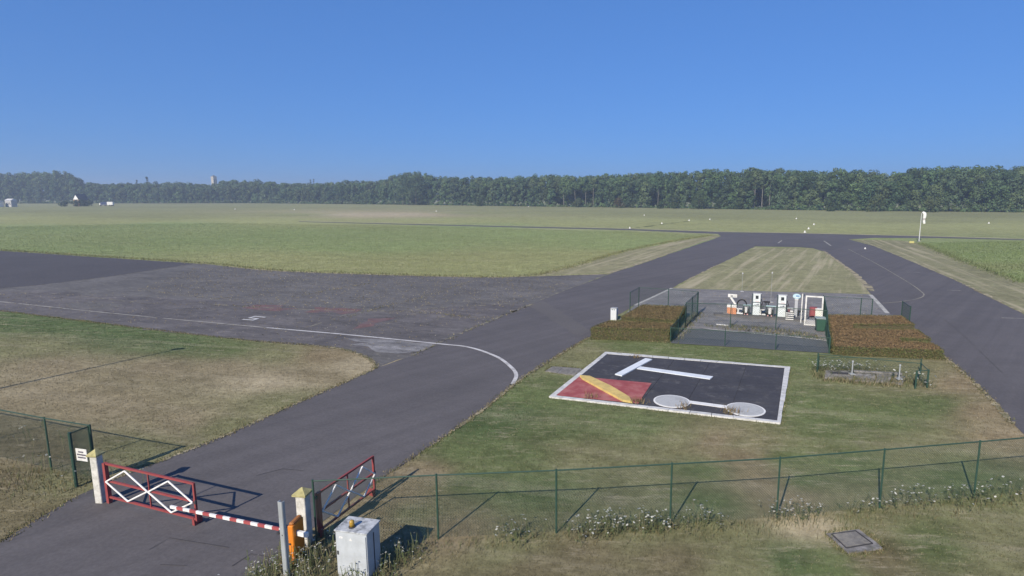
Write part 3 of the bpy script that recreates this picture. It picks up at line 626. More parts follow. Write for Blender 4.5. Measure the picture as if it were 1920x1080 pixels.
def wood():
    Vs, Cs = [], []
    for row, (back, hf, dens) in enumerate(((0, 0.80, 1.0), (9, 0.92, 1.0), (20, 1.0, 1.1), (34, 0.99, 1.0))):
        px = -330.0 + row * 5
        while px < 2300:
            P = G(px, interp(BASE, px)); d = Vector((P.x, P.y, 0)); k = (d.length + back + random.uniform(-3, 3)) / d.length; Q = d * k
            top = H + (366 - interp(SKY, px)) / F * Q.y * 1.012
            hgt = top * hf * (random.uniform(0.84, 1.02) if row < 2 else random.uniform(0.90, 1.03)); hgt = max(hgt, 7)
            rad = random.choice((random.uniform(3.2, 5.0), random.uniform(4.5, 6.5), random.uniform(6.0, 9.0))) * (0.75 if row == 0 else 1.0)
            if row == 0 and random.random() < 0.4: hgt *= random.uniform(0.5, 0.85)
            col = np.array(random.choice(LEAFS)) * random.uniform(0.68, 1.22)
            z0 = 0.3 if row == 0 else random.uniform(1.0, 4.0)
            if in_gap(px) and row >= 2: z0 = -0.5
            if in_gap(px) and row < 2: z0 = hgt * random.uniform(0.5, 0.62)
            if not (in_gap(px) and row == 0):
                size = 0.50 * (0.7 + Q.y / 1000)
                v, c = crown(Q.x, Q.y, z0, hgt, rad, random.randint(7, 11), int(30 * rad ** 1.9 * (0.75 if Q.y > 600 else 1.0)) + 150, col, np.array(size))
                Vs.append(v); Cs.append(c)
            px += (rad * random.uniform(0.75, 1.15)) / (Q.y / F)
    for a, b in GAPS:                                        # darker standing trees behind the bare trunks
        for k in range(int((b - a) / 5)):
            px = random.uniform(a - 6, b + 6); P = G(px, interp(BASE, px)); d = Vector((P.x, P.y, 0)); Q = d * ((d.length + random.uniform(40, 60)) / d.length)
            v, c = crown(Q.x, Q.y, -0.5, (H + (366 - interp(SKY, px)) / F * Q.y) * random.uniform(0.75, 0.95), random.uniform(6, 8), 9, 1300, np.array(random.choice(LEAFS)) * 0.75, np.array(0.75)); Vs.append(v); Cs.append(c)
    # undergrowth along the foot
    px = -330.0
    while px < 2300:
        P = G(px, interp(BASE, px)); d = Vector((P.x, P.y, 0)); Q = d * ((d.length - 3 + random.uniform(-2, 2)) / d.length)
        h = random.uniform(1.5, 4.2) * (0.5 if in_gap(px) else 1.0); rad = random.uniform(1.8, 3.2)
        v, c = crown(Q.x, Q.y, -0.3, h, rad, 3, 150, np.array(random.choice(LEAFS)) * random.uniform(0.9, 1.35), np.array(0.5)); Vs.append(v); Cs.append(c)
        px += (rad * random.uniform(1.0, 1.6)) / (Q.y / F)
    finish(np_mesh('wood', np.concatenate(Vs), 4, M_LEAF, np.concatenate(Cs)), label='dense green wood along the far side of the airfield', kind='stuff')
wood()

def tree(name, label, px, base_py, top_py, rad_px, category='tree', crown_from=0.25, col=None, bark=None, nl=8, nleaf=900, conic=0.0, trunk_r=0.22, group=None, dist=None, lean=0.0, size=0.6, spread=1.0):
    P = G(px, base_py)
    if dist:
        u = Vector((P.x, P.y, 0)).normalized(); P = u * dist
    hgt = HT(P, top_py); s = MPP(P); rad = rad_px * s
    r = thing(name, label, category, P, group=group)
    mb = MB(); top = hgt * 0.85; lx = lean * hgt
    pts = [Vector((0, 0, -0.1)), Vector((lx * 0.1 + random.uniform(-.1, .1), 0, top * 0.3)), Vector((lx * 0.5, random.uniform(-.2, .2), top * 0.65)), Vector((lx, 0, top))]
    mb.tube(pts, [trunk_r, trunk_r * 0.8, trunk_r * 0.55, trunk_r * 0.2], 7)
    for i in range(5):
        f = random.uniform(0.45, 0.9); a = random.uniform(0, 6.28); b = Vector((lx * f, 0, top * f)); e = b + Vector((math.cos(a) * rad * 0.6, math.sin(a) * rad * 0.6, hgt * 0.1))
        mb.tube([b, e], [trunk_r * 0.35, trunk_r * 0.1], 5)
    mb.build('trunk', bark or M_BARK, r)
    v, c = crown(P.x + lx, P.y, hgt * crown_from, hgt, rad, nl, nleaf, np.array(col or random.choice(LEAFS)), np.array(size), conic, spread)
    np_mesh('crown', v, 4, M_LEAF, c, parent=r)
    return r
DKG = (0.036, 0.055, 0.026)
# pale bare trunks at the wood's edge
for k, (px, top, ln, lab) in enumerate(((1057,333,-0.04,'pale leaning trunk at wood edge, leftmost of the bare trunks left of centre gap'), (1079,332,-0.06,'pale trunk leaning left, second in the row of bare trunks'),
                         (1098,333,0.0,'straight pale trunk between two leaning ones at the wood edge'), (1112,333,0.02,'pale slim trunk, rightmost of the left group of bare trunks'),
                         (1233,330,0.03,'lone pale slim trunk standing mid-wood between dark crowns'),
                         (1414,321,0.0,'tall pale trunk left in the dark gap of the wood'), (1428,320,0.0,'tall pale trunk in the middle of the dark gap'), (1442,320,0.01,'tall pale trunk right of the dark gap'))):
    tree('birch_tree', lab, px, interp(BASE, px) - 0.3, top, 9, crown_from=0.6, bark=M_BIRCH, trunk_r=0.24 if px < 1400 else 0.32, lean=ln, nleaf=600)
# bushes before the wood
for px, by, ty, rp, lab in ((1385,392.5,374,13,'round dark bush standing out before the tall bare trunks'), (1084,388.5,376,12,'low dark bush below the pale leaning trunks'), (1238,391,382,9,'small dark bush below the lone slim trunk'),
                            (1262,391,364,17,'broad rounded shrub left of the long low bushes'), (1310,392,362,20,'broad bush in the middle of the wood foot'), (1350,392,371,14,'low broad bush beside the round dark bush'),
                            (1555,396,372,16,'mid-sized bush at wood foot right of taxiway end'), (1640,397,366,22,'pale green spreading bush left of the windsock'), (1742,398,372,20,'pale green rounded bush right behind the windsock'), (1160,390,371,13,'reddish bush at the foot of the wood'),
                            (900,386.5,378,9,'small dark bush at wood foot left of centre'), (790,384.5,376,12,'low bush below the domed trees')):
    P = G(px, by)
    tree('bush', lab, px, by, ty, rp, category='bush', crown_from=-0.05, col=(0.085, 0.07, 0.035) if 'reddish' in lab else (0.07, 0.09, 0.036) if 'pale' in lab else (0.046, 0.07, 0.03), nl=7, nleaf=500, trunk_r=0.12, size=0.5)
for px, by, ty, rp, lab in ((141,382,376,9,'low hedge bush left of the white gabled house'), (153,382,374.5,8,'low hedge bush hiding the foot of the white gabled house'), (166,382,376,9,'low hedge bush right of the white gabled house'), (120,382,377,10,'low hedge bush far left of the gabled house')):
    tree('bush', lab, px, by, ty, rp, category='bush', crown_from=-0.05, col=(0.06, 0.085, 0.042), nl=6, nleaf=350, trunk_r=0.1, size=0.5, dist=655)
# trees that rise over the skyline
tree('poplar_tree', 'tall narrow poplar on the skyline, left of a pair', 585, 381, 337, 3, dist=1000, conic=0.4, crown_from=0.1, col=DKG, nleaf=600, spread=0.5)
tree('poplar_tree', 'tall narrow poplar on the skyline, right of a pair', 591, 381, 336, 3, dist=1000, conic=0.4, crown_from=0.1, col=DKG, nleaf=600, spread=0.5)
tree('conifer_tree', 'dark pointed tree rising above the far left treeline', 280, 381, 332, 6, dist=900, conic=0.6, crown_from=0.1, col=DKG, nleaf=700)
tree('conifer_tree', 'small dark pointed tree left of the taller one on skyline', 261, 381, 338, 4, dist=900, conic=0.6, crown_from=0.1, col=DKG, nleaf=500)
tree('conifer_tree', 'broad dark tree right of the tall pointed one on skyline', 296, 381, 340, 9, dist=900, conic=0.2, crown_from=0.1, col=DKG, nleaf=600)
tree('domed_tree', 'tall domed tree topping the hump of the wood', 780, 383.5, 324, 22, dist=590, crown_from=0.2, nl=12, nleaf=1600)
tree('domed_tree', 'tall domed tree left of the hump top', 755, 383.5, 327, 18, dist=590, crown_from=0.2, nl=12, nleaf=1400)

# ------------------------------------------------------------------ far buildings
M_STONE = mat('pale_church_stone', (0.42, 0.39, 0.33), 0.9, 0.1, 0.6)
M_SLATE = mat('dark_slate', (0.07, 0.075, 0.085), 0.8, 0.15, 2)
M_RENDER = mat('white_render', (0.75, 0.75, 0.73), 0.8, 0.05, 0.5)
M_GREY_CLAD = mat('grey_cladding', (0.40, 0.40, 0.40), 0.8, 0.1, 1.0)
M_GLASS = mat('dark_window', (0.03, 0.035, 0.04), 0.25, 0.1, 2, spec=0.5)
M_BRICK = mat('brown_brick_far', (0.22, 0.15, 0.11), 0.9, 0.15, 1.0)
def church():
    P = G(405, 380.2); u = Vector((P.x, P.y, 0)).normalized(); P = u * 1250
    w = 6.4; t = HT(P, 331)
    r = thing('church_tower', 'square stone church tower rising above the far treeline', 'church tower', P, math.radians(66))
    MB().box((0, 0, t / 2 - 1.5), (w, w, t - 3)).build('shaft', M_STONE, r)
    b = MB().box((0, 0, t - 2.4), (w + 0.8, w + 0.8, 0.8)).build('cornice', M_STONE, r)
    MB().box((0, 0, t - 1.0), (w + 0.2, w + 0.2, 2.0)).build('parapet', M_STONE, r)
    for i in (-1, 1):
        MB().box((i * 1.9, -w / 2 - 0.05, t - 8), (1.6, 0.3, 6)).build('belfry_opening', M_GLASS, r)
        MB().box((w / 2 + 0.05, i * 1.9, t - 8), (0.3, 1.6, 6)).build('belfry_opening', M_GLASS, r)
    mb = MB(); mb.add([(-w/2, -w/2, t), (w/2, -w/2, t), (w/2, w/2, t), (-w/2, w/2, t), (0, 0, t + 2.5)], [(0,1,4),(1,2,4),(2,3,4),(3,0,4),(3,2,1,0)]); mb.build('roof', M_SLATE, r)
church()
def house(name, label, px, base, top_eave, top, wpx, depth, rot, wall, roof, gable_front=True, dist=None, gable=None):
    P = G(px, base)
    if dist: P = Vector((P.x, P.y, 0)).normalized() * dist
    s = MPP(P); w = wpx * s; he = HT(P, top_eave); ht = HT(P, top)
    r = thing(name, label, 'house', P, rot)
    W, D = (w, depth)
    mb = MB(); mb.box((0, 0, he / 2), (W, D, he))
    mb.build('wall', wall, r)
    mb = MB()
    if gable_front:
        mb.add([(-W/2, -D/2, he), (W/2, -D/2, he), (0, -D/2, ht - .3), (-W/2, D/2, he), (W/2, D/2, he), (0, D/2, ht - .3)], [(0,1,2),(5,4,3),(0,3,4,1),(1,4,5,2),(3,0,2,5)]); mb.build('gable', gable or wall, r)
        ov = 0.5; mb = MB()
        for sgn in (-1, 1):
            mb.add([(0, -D/2-ov, ht), (0, D/2+ov, ht), (sgn*(W/2+ov), D/2+ov, he-.3), (sgn*(W/2+ov), -D/2-ov, he-.3), (0, -D/2-ov, ht-.25), (0, D/2+ov, ht-.25), (sgn*(W/2+ov), D/2+ov, he-.55), (sgn*(W/2+ov), -D/2-ov, he-.55)], [(0,1,2,3),(7,6,5,4),(0,3,7,4),(1,5,6,2),(3,2,6,7),(0,4,5,1)])
        mb.build('roof', roof, r)
        MB().box((0, -D/2 - .03, he * 0.8), (W * 0.3, 0.1, he * 0.35)).build('window', M_GLASS, r)
    else:
        mb.add([(-W/2-.4, -D/2-.4, he), (W/2+.4, -D/2-.4, he), (W/2+.4, D/2+.4, he), (-W/2-.4, D/2+.4, he), (-W/2, 0, ht), (W/2, 0, ht)], [(0,1,5,4),(2,3,4,5),(1,2,5),(3,0,4),(3,2,1,0)]); mb.build('roof', roof, r)
        for i in (-0.3, 0.0, 0.3): MB().box((W * i, -D/2 - .03, he * 0.5), (W * 0.12, 0.1, he * 0.35)).build('window', M_GLASS, r)
    return r
house('gabled_house', 'white gabled house in front of the far left trees', 152, 381.6, 374, 363.5, 12, 9, math.radians(-6), M_BRICK, M_SLATE, dist=668, gable=M_RENDER)
house('flat_shed', 'grey low shed at the far left edge of field', 21, 383, 376, 372.5, 18, 4, math.radians(-20), M_GREY_CLAD, mat('pale_sheet_roof', (0.5, 0.5, 0.5), 0.7, 0.1, 1), gable_front=False, dist=668)
house('flat_shed', 'small white shed cut by the left photo edge', -4, 383, 379, 376, 12, 5, 0.0, M_RENDER, MATS['pale_sheet_roof'], gable_front=False, dist=668)
def lorry():
    P = Vector((G(200, 381.6).x, G(200, 381.6).y, 0)).normalized() * 668; s = MPP(P)
    r = thing('parked_lorry', 'white and dark blue lorry parked before the far left trees', 'lorry', P, math.radians(10))
    w = 23 * s
    MB().box((w * 0.28, 0, 2.3), (w * 0.42, 2.5, 2.6), bevel=0.08).build('white_body', M_RENDER, r)
    MB().box((-w * 0.17, 0, 2.2), (w * 0.46, 2.5, 2.4), bevel=0.08).build('dark_body', mat('navy_tarp', (0.03, 0.045, 0.11), 0.6, 0.1, 1), r)
    MB().box((-w * 0.45, 0, 1.6), (w * 0.08, 2.3, 1.9), bevel=0.15).build('cab', M_RENDER, r)
    MB().box((0, 0, 0.85), (w * 0.9, 2.2, 0.2)).build('chassis', mat('pale_chassis', (0.55, 0.55, 0.55), 0.6, 0.1, 1), r)
    for i in (-0.42, -0.1, 0.25, 0.4):
        for y in (-1.0, 1.0): MB().tube([(w * i, y - 0.15, 0.48), (w * i, y + 0.15, 0.48)], 0.48, 14).build('wheel', mat('tyre_rubber', (0.02, 0.02, 0.02), 0.9, 0.1, 4), r)
lorry()

# ------------------------------------------------------------------ runway markers, windsock, far bits
M_WHITE = mat('white_enamel', (0.62, 0.62, 0.60), 0.5, 0.08, 3, dirt=(0.36, 0.35, 0.32), dirt_amt=0.6, dirt_scale=4)
def marker_mesh():
    mb = MB(); mb.lathe((0, 0, 0), [(0.42, 0.0), (0.42, 0.05), (0.36, 0.08), (0.07, 0.55), (0.0, 0.58)], 14); return mb
proto = None
for k, (px, py, lab) in enumerate(((818,396.5,'white marker cone alone far out left of centre field'), (1208,404,'white marker cone farthest out in the centre of field'), (1292,414,'white marker cone at end of the dark mown track'), (1331,412,'white marker cone right of the mown track end'),
        (1181,428.5,'white marker cone beside the far taxiway where the mown track starts'), (1241,419.5,'white marker cone halfway along the dark mown track'), (1493,410.5,'white marker cone farthest out beyond taxiway end'), (1526,421.5,'white marker cone, topmost of the diagonal three'), (1516,429.5,'white marker cone, middle of the diagonal three'),
        (1509,436,'white marker cone nearest the taxiway edge, lowest of three'), (1854,419,'white marker cone far right of the windsock'), (441,392.5,'white marker cone far out at the left of field'), (552,393.5,'small white marker cone beyond the bleached grass streak'), (991,388,'white marker cone at the foot of the wood'))):
    P = G(px, py); f = 0.95 if py > 400 else 1.2
    if proto is None:
        r = thing('marker_cone', lab, 'marker cone', P, group='runway marker cones'); mb = MB(); mb.lathe((0, 0, 0.02), [(0.30, 0.0), (0.28, 0.05), (0.06, 0.52), (0.0, 0.55)], 14); mb.build('cone', M_WHITE, r)
        MB().box((0, 0, 0.012), (0.7, 0.7, 0.024)).build('base_plate', M_WHITE, r); proto = r; r.scale = (f, f, f)
    else:
        r = dup(proto, P, 0, lab, 'runway marker cones'); r.scale = (f, f, f)
def windsock():
    P = G(1723, 453); t = HT(P, 400)
    r = thing('windsock', 'limp white windsock hanging from a tall pale pole', 'windsock', P)
    MB().tube([(0, 0, 0), (0, 0, t * 0.5), (0, 0, t)], [0.10, 0.08, 0.05], 10).build('pole', mat('galvanised_pole', (0.55, 0.56, 0.55), 0.5, 0.08, 2, metallic=0.2), r)
    MB().box((0, 0, 0.05), (0.6, 0.6, 0.1)).build('footing', M_CONC_PAD, r)
    mb = MB(); mb.tube([Vector((0.32 + 0.28 * math.cos(a), 0, t - 0.15 + 0.28 * math.sin(a))) for a in np.linspace(0, 2 * math.pi, 17)], 0.025, 6); mb.bar((0, 0, t - 0.1), (0.1, 0, t - 0.12), 0.05); mb.build('hoop', mat('dark_steel', (0.05, 0.05, 0.055), 0.5, 0.1, 4), r)
    pts = [(0.12, 0, t + 0.02), (0.35, 0, t + 0.1), (0.58, -0.02, t - 0.05), (0.68, 0, t - 0.45), (0.66, 0.03, t - 0.95), (0.6, 0, t - 1.35), (0.68, 0.02, t - 1.8), (0.74, 0, t - 2.1)]
    mb = MB(); mb.tube(pts[:5], [0.22, 0.3, 0.34, 0.33, 0.28], 12, caps=False); mb.build('sleeve', mat('white_nylon', (0.75, 0.75, 0.72), 0.8, 0.06, 2), r, smooth=True)
    mb = MB(); mb.tube(pts[4:6], [0.285, 0.25], 12, caps=False); mb.build('band', mat('grey_nylon', (0.42, 0.4, 0.4), 0.8, 0.06, 2), r, smooth=True)
    mb = MB(); mb.tube(pts[5:], [0.25, 0.24, 0.22], 12, caps=False); mb.build('sleeve', MATS['white_nylon'], r, smooth=True)
windsock()
def yellow_board():
    P = G(1709, 457); s = MPP(P); w = 12 * s
    r = thing('yellow_board', 'low yellow marker board beside the windsock pole', 'board', P)
    MB().box((0, 0, 0.32), (w * 0.7, 0.08, 0.42)).build('panel', mat('faded_yellow', (0.46, 0.43, 0.17), 0.7, 0.1, 3), r)
    MB().box((w * 0.36, 0.3, 0.28), (0.05, 0.7, 0.4)).build('side_panel', MATS['faded_yellow'], r)
    for i in (-0.3, 0.3): MB().box((w * i, 0.06, 0.15), (0.05, 0.05, 0.3)).build('leg', MATS['dark_steel'], r)
yellow_board()
def taxi_light(px, py, lab):
    P = G(px, py); r = thing('edge_light', lab, 'light', P); mb = MB(); mb.lathe((0, 0, 0), [(0.16, 0), (0.14, 0.12), (0.09, 0.2), (0.09, 0.28), (0.0, 0.32)], 10); mb.build('lamp', M_WHITE, r)
    MB().box((0, 0, 0.01), (0.5, 0.5, 0.02)).build('base_plate', M_CONC_PAD, r)
taxi_light(1622, 467, 'small pale light on the right taxiway edge near junction')

# ------------------------------------------------------------------ fences
M_GREEN = mat('green_fence_paint', (0.026, 0.062, 0.046), 0.55, 0.12, 5)
M_WIRE = mat('green_wire', (0.030, 0.066, 0.050), 0.6, 0.1, 5)
def wire_bay(mb, A, B, h, pitch, w, z0=0.05):
    L = (B - A).length; t = (B - A).normalized(); hh = h - z0; n = int((L + hh) / pitch)
    up = Vector((0, 0, 1)); nrm = Vector((-t.y, t.x, 0))
    V = []; Fs = []
    for k in range(1, n):
        s0 = k * pitch
        for sgn in (1, -1):
            x0, z_0 = (s0, 0.0) if s0 <= L else (L, s0 - L)      # start (right/bottom)
            x1, z_1 = (s0 - hh, hh) if s0 >= hh else (0.0, s0)
            if sgn < 0: x0, x1 = L - x0, L - x1
            p = A + t * x0 + up * (z0 + z_0); q = A + t * x1 + up * (z0 + z_1); d = (q - p)
            if d.length < 0.02: continue
            sd_ = d.normalized().cross(nrm) * (w / 2); f = nrm * (w / 2) * sgn
            o = len(V); V += [p - sd_, p + sd_, p + f, q - sd_, q + sd_, q + f]
            Fs += [(o, o + 1, o + 4, o + 3), (o + 1, o + 2, o + 5, o + 4), (o + 2, o, o + 3, o + 5)]
    mb.add(V, Fs)
def fence(name, label, P, h, pitch=0.09, wire=0.006, post_r=0.028, rail_r=0.02, group=None, rail=True, hs=None, mesh=True, category='fence', skip=()):
    r = thing(name, label, category, P[0], group=group)
    hs = hs or [h] * len(P)
    for i, p in enumerate(P):
        MB().tube([p - Vector((0, 0, 0.05)), p + Vector((0, 0, hs[i] + 0.04))], post_r, 8).build('post', M_GREEN, r, world=True)
    for i in range(len(P) - 1):
        if i in skip: continue
        a, b = P[i], P[i + 1]
        if rail:
            MB().tube([a + Vector((0, 0, hs[i])), b + Vector((0, 0, hs[i + 1]))], rail_r, 6).build('top_rail', M_GREEN, r, world=True)
        if mesh:
            mb = MB(); wire_bay(mb, a, b, min(hs[i], hs[i + 1]) - 0.02, pitch, wire); mb.build('wire_mesh', M_WIRE, r, world=True)
    return r
FH = 1.9
def onground(px, py, h): p = G(px, py, h); return Vector((p.x, p.y, 0))
main_pts = [onground(*q, FH) for q in ((586,902),(818,891),(1043,882),(1260,870),(1463,859),(1659,843),(1838,828),(2010,813),(2190,797))]
fence('chain_link_fence', 'green chain-link fence running across the near lawn to the right', main_pts, FH, pitch=0.08, wire=0.005)
left_pts = [onground(*q, FH) for q in ((-260,722),(-90,752),(83,784),(168,798))]
fence('chain_link_fence', 'green chain-link fence at the left edge before dry grass', left_pts, FH, pitch=0.10, wire=0.0065)
pa, pb = onground(130, 813, 1.85), onground(167, 799, 1.85)
fence('side_fence_panel', 'narrow dense green fence panel carrying the white notice', [pa, pb], 1.85, pitch=0.06, wire=0.009, post_r=0.05)
# fuel yard fences
fence('yard_fence', 'low green front fence of the fuel yard with hip-high posts', [G(1257,642),G(1359,649),G(1454,656),G(1554,663)], 0.98, pitch=0.16, wire=0.008, post_r=0.03, rail_r=0.018)
fence('yard_fence', 'green fence down the left side of fuel yard by the hedges', [G(1257,641),G(1272,625),G(1285,612),G(1297,599),G(1308,588)], 1.0, hs=[1.0,1.0,1.75,1.75,1.75], pitch=0.10, wire=0.008, post_r=0.035)
fence('yard_fence', 'tall green fence close before the fuel pumps', [G(1285,612.5),G(1369,615),G(1454,622),G(1548,630)], 1.75, pitch=0.16, wire=0.006, post_r=0.032, rail_r=0.024)
fence('yard_fence', 'green fence down the right side of fuel yard by scorched hedge', [G(1555,663),G(1551,645),G(1548,630),G(1545,612),G(1543,598)], 1.0, hs=[1.0,1.0,1.75,1.75,1.75], pitch=0.10, wire=0.009, post_r=0.035)
fence('yard_fence', 'green fence behind the left hedge with three dark posts', [G(1181,588),G(1197.5,577),G(1252.5,581),G(1307,587)], 1.75, pitch=0.16, wire=0.006, post_r=0.035)
fence('yard_fence', 'green fence behind the right hedge beside the white frame', [G(1543,597),G(1612,602),G(1633,603.5)], 1.75, pitch=0.16, wire=0.005, post_r=0.035)
fence('yard_fence', 'short angled green fence panel at the right hedge corner', [G(1689,604),G(1704,616)], 1.6, pitch=0.10, wire=0.011, post_r=0.035)
# low fence round the tank pit
fence('pit_fence', 'low sagging green fence round the concrete tank pit', [G(1532,697),G(1724,713),G(1738,727),G(1716,729)], 0.85, pitch=0.16, wire=0.006, post_r=0.045, hs=[1.0,0.9,0.9,0.9])
fence('pit_fence', 'low green back fence of the tank pit before the hedge', [G(1534,694),G(1725,699)], 0.75, pitch=0.2, wire=0.004, post_r=0.03, rail_r=0.014)

# ------------------------------------------------------------------ gates at the entrance
M_RED = mat('weathered_red_paint', (0.27, 0.055, 0.055), 0.55, 0.18, 3, dirt=(0.14, 0.06, 0.05), dirt_amt=0.5, dirt_scale=3)
M_WHITE_BAR = mat('white_gate_bar', (0.74, 0.74, 0.72), 0.5, 0.06, 3, dirt=(0.4, 0.38, 0.35), dirt_amt=0.5, dirt_scale=4)
M_CONC_W = mat('whitewashed_concrete', (0.55, 0.54, 0.50), 0.9, 0.14, 5, bump=0.3, bscale=25, dirt=(0.28, 0.27, 0.23), dirt_amt=0.6, dirt_scale=4)
M_MOSS = mat('lichen_cap', (0.37, 0.335, 0.16), 0.95, 0.25, 7, bump=0.4, bscale=20, dirt=(0.22, 0.2, 0.1), dirt_amt=0.6, dirt_scale=6)
def pillar(label, P, h, rot, w=0.30):
    r = thing('gate_pillar', label, 'pillar', P, rot, group='gate pillars')
    MB().box((0, 0, h / 2), (w, w, h), bevel=0.015).build('shaft', M_CONC_W, r)
    c = w * 0.72; mb = MB(); z = h + 0.001
    mb.add([(-c, -c, z), (c, -c, z), (c, c, z), (-c, c, z), (-c, -c, z + .05), (c, -c, z + .05), (c, c, z + .05), (-c, c, z + .05), (0, 0, z + .2)], [(3,2,1,0),(0,1,5,4),(1,2,6,5),(2,3,7,6),(3,0,4,7),(4,5,8),(5,6,8),(6,7,8),(7,4,8)])
    mb.build('cap', M_MOSS, r)
A = G(206, 943.5); Bp = G(371, 986.5)
ga = math.atan2((Bp - A).y, (Bp - A).x); gl = (Bp - A).length
u_g = (Bp - A).normalized()
pillar('whitewashed pillar with yellow lichen cap left of the gate', G(191, 941), 1.56, math.radians(-6), 0.235)
def gate_leaf(label, P, ang_, L, hz=(0.22, 0.76, 1.32), foot_at=0.97):
    r = thing('gate_leaf', label, 'gate', P, ang_, group='entrance gate leaves')
    lo, mi, hi = hz; t = 0.055
    MB().bar((0, 0, 0.02), (0, 0, hi + 0.02), 0.11).build('hinge_post', M_RED, r)
    MB().bar((L, 0, lo - 0.05), (L, 0, hi + 0.02), 0.06).build('end_post', M_RED, r)
    for z, nm in ((lo, 'bottom_rail'), (mi, 'middle_rail'), (hi, 'top_rail')): MB().bar((0.055, 0, z), (L - 0.03, 0, z), t).build(nm, M_RED, r)
    MB().bar((L / 2, 0, lo + 0.03), (L / 2, 0, mi - 0.03), 0.035).build('stile', M_RED, r)
    MB().bar((L / 2, 0, mi + 0.03), (L / 2, 0, hi - 0.03), 0.035).build('stile', M_RED, r)
    y = -0.062
    for k in range(2):
        x0, x1 = 0.06 + k * (L / 2 - 0.03), L / 2 + k * (L / 2 - 0.03); xm = (x0 + x1) / 2
        for n_, (a, b) in enumerate((((x0, mi), (xm, hi - 0.06)), ((xm, hi - 0.06), (x1, mi)), ((x1, mi), (xm, lo + 0.06)), ((xm, lo + 0.06), (x0, mi)))):
            yy = y - 0.002 * n_
            MB().tube([(a[0], yy, a[1]), (b[0], yy, b[1])], 0.026, 8).build('diamond_bar', M_WHITE_BAR, r)
    for z in (lo, hi): MB().box((-0.075, 0, z - 0.09), (0.05, 0.06, 0.09), bevel=0.008).build('hinge', MATS['dark_steel'], r)
    MB().box((L + 0.03, -0.02, mi), (0.05, 0.05, 0.12), bevel=0.006).build('latch', MATS['dark_steel'], r)
    MB().bar((L * foot_at, 0, lo - 0.03), (L * foot_at, 0, 0.02), 0.09).build('foot', M_RED, r)
    MB().box((L * foot_at, 0.10, 0.14), (0.03, 0.28, 0.24)).build('foot_plate', M_RED, r)
    return r
gate_leaf('red gate leaf with white double diamond, closed across the road', A, ga, gl)
# right leaf swung open along the road
RA = onground(596, 925, 1.32); RB = onground(699, 856, 1.32)
gate_leaf('red gate leaf with white bars standing open beside the road', RA, math.atan2((RB - RA).y, (RB - RA).x), (RB - RA).length)
RP = onground(567, 924, 1.53)
pillar('whitewashed pillar with lichen cap behind the orange barrier box', RP, 1.5, math.radians(-8), 0.27)

# notice on the side panel
def notice():
    mid = pa.lerp(pb, 0.55); an = math.atan2((pb - pa).y, (pb - pa).x)
    nrm = Vector((math.sin(an), -math.cos(an), 0))
    zc = 1.12
    Q = onground(153, 853, zc)
    r = thing('notice_board', 'small white notice with dark lines on the green fence panel', 'sign', Vector((Q.x, Q.y, 0)), math.radians(-14))
    w = 26 * MPP(Q); h = 0.42
    MB().box((0, 0, zc), (w, 0.012, h), bevel=0.003).build('plate', M_WHITE, r)
    dk = mat('dark_sign_print', (0.09, 0.08, 0.11), 0.6, 0.15, 12)
    for dz, f in ((0.10, 0.5), (0.005, 0.78), (-0.09, 0.72)):
        mb = MB(); x = -w * f / 2
        while x < w * f / 2 - 0.01:
            l = random.uniform(0.02, 0.045); mb.box((x + l / 2, -0.0085, zc + dz), (l, 0.003, 0.048)); x += l + 0.008
        mb.build('print_line', dk, r)
    for sx in (-1, 1): MB().box((sx * w * 0.4, 0.02, zc), (0.02, 0.03, 0.3)).build('bracket', M_GREEN, r)
notice()

# barrier
def barrier():
    F0 = G(549, 1060); RB_ = math.radians(-7)
    hb = HT(F0, 987)
    r = thing('barrier', 'orange barrier box with red and white boom lowered over road', 'barrier', F0, RB_)
    orange = mat('orange_enamel', (0.62, 0.20, 0.02), 0.45, 0.08, 4, dirt=(0.35, 0.14, 0.04), dirt_amt=0.35, dirt_scale=3)
    MB().box((0.0, 0.25, hb / 2), (0.155, 0.50, hb), bevel=0.02).build('housing', orange, r)
    hz_ = 0.80
    MB().box((0.0, 0.26, hb + 0.03), (0.135, 0.44, 0.07), bevel=0.03).build('lid', mat('brown_orange_enamel', (0.30, 0.12, 0.035), 0.6, 0.15, 3), r)
    MB().tube([(0.02, -0.02, 0.12), (0.02, -0.024, 0.12)], 0.025, 10).build('lock', MATS['dark_steel'], r)
    MB().box((-0.03, -0.014, hb * 0.55), (0.05, 0.012, 0.05)).build('handle', MATS['dark_steel'], r)
    T = G(320, 950, hz_ + 0.02); E = G(577, 1003, hz_ + 0.02)
    loc = lambda v: Vector(((v.x - F0.x) * math.cos(-RB_) - (v.y - F0.y) * math.sin(-RB_), (v.x - F0.x) * math.sin(-RB_) + (v.y - F0.y) * math.cos(-RB_), v.z))
    t, e = loc(T), loc(E); L = (e - t).length; n = 17
    e.y = min(e.y, -0.08) if False else e.y
    for i in range(n):
        a = t.lerp(e, i / n * 0.86); b = t.lerp(e, (i + 1) / n * 0.86)
        MB().bar(a, b, 0.05, 0.08).build('boom_stripe', M_WHITE_BAR if i % 2 == 0 else mat('boom_red', (0.33, 0.075, 0.075), 0.5, 0.1, 4), r)
    k0 = t.lerp(e, 0.86); k1 = t.lerp(e, 0.89)
    MB().bar(k0, k1, 0.09, 0.13).build('clamp', MATS['dark_steel'], r)
    MB().bar(k1, e, 0.08, 0.12).build('counterweight_arm', M_WHITE_BAR, r)
    MB().bar((t.lerp(e, 0.82).x, t.lerp(e, 0.82).y + 0.03, hz_), (t.lerp(e, 0.82).x, 0.1, hz_), 0.06).build('axle', MATS['dark_steel'], r)
barrier()
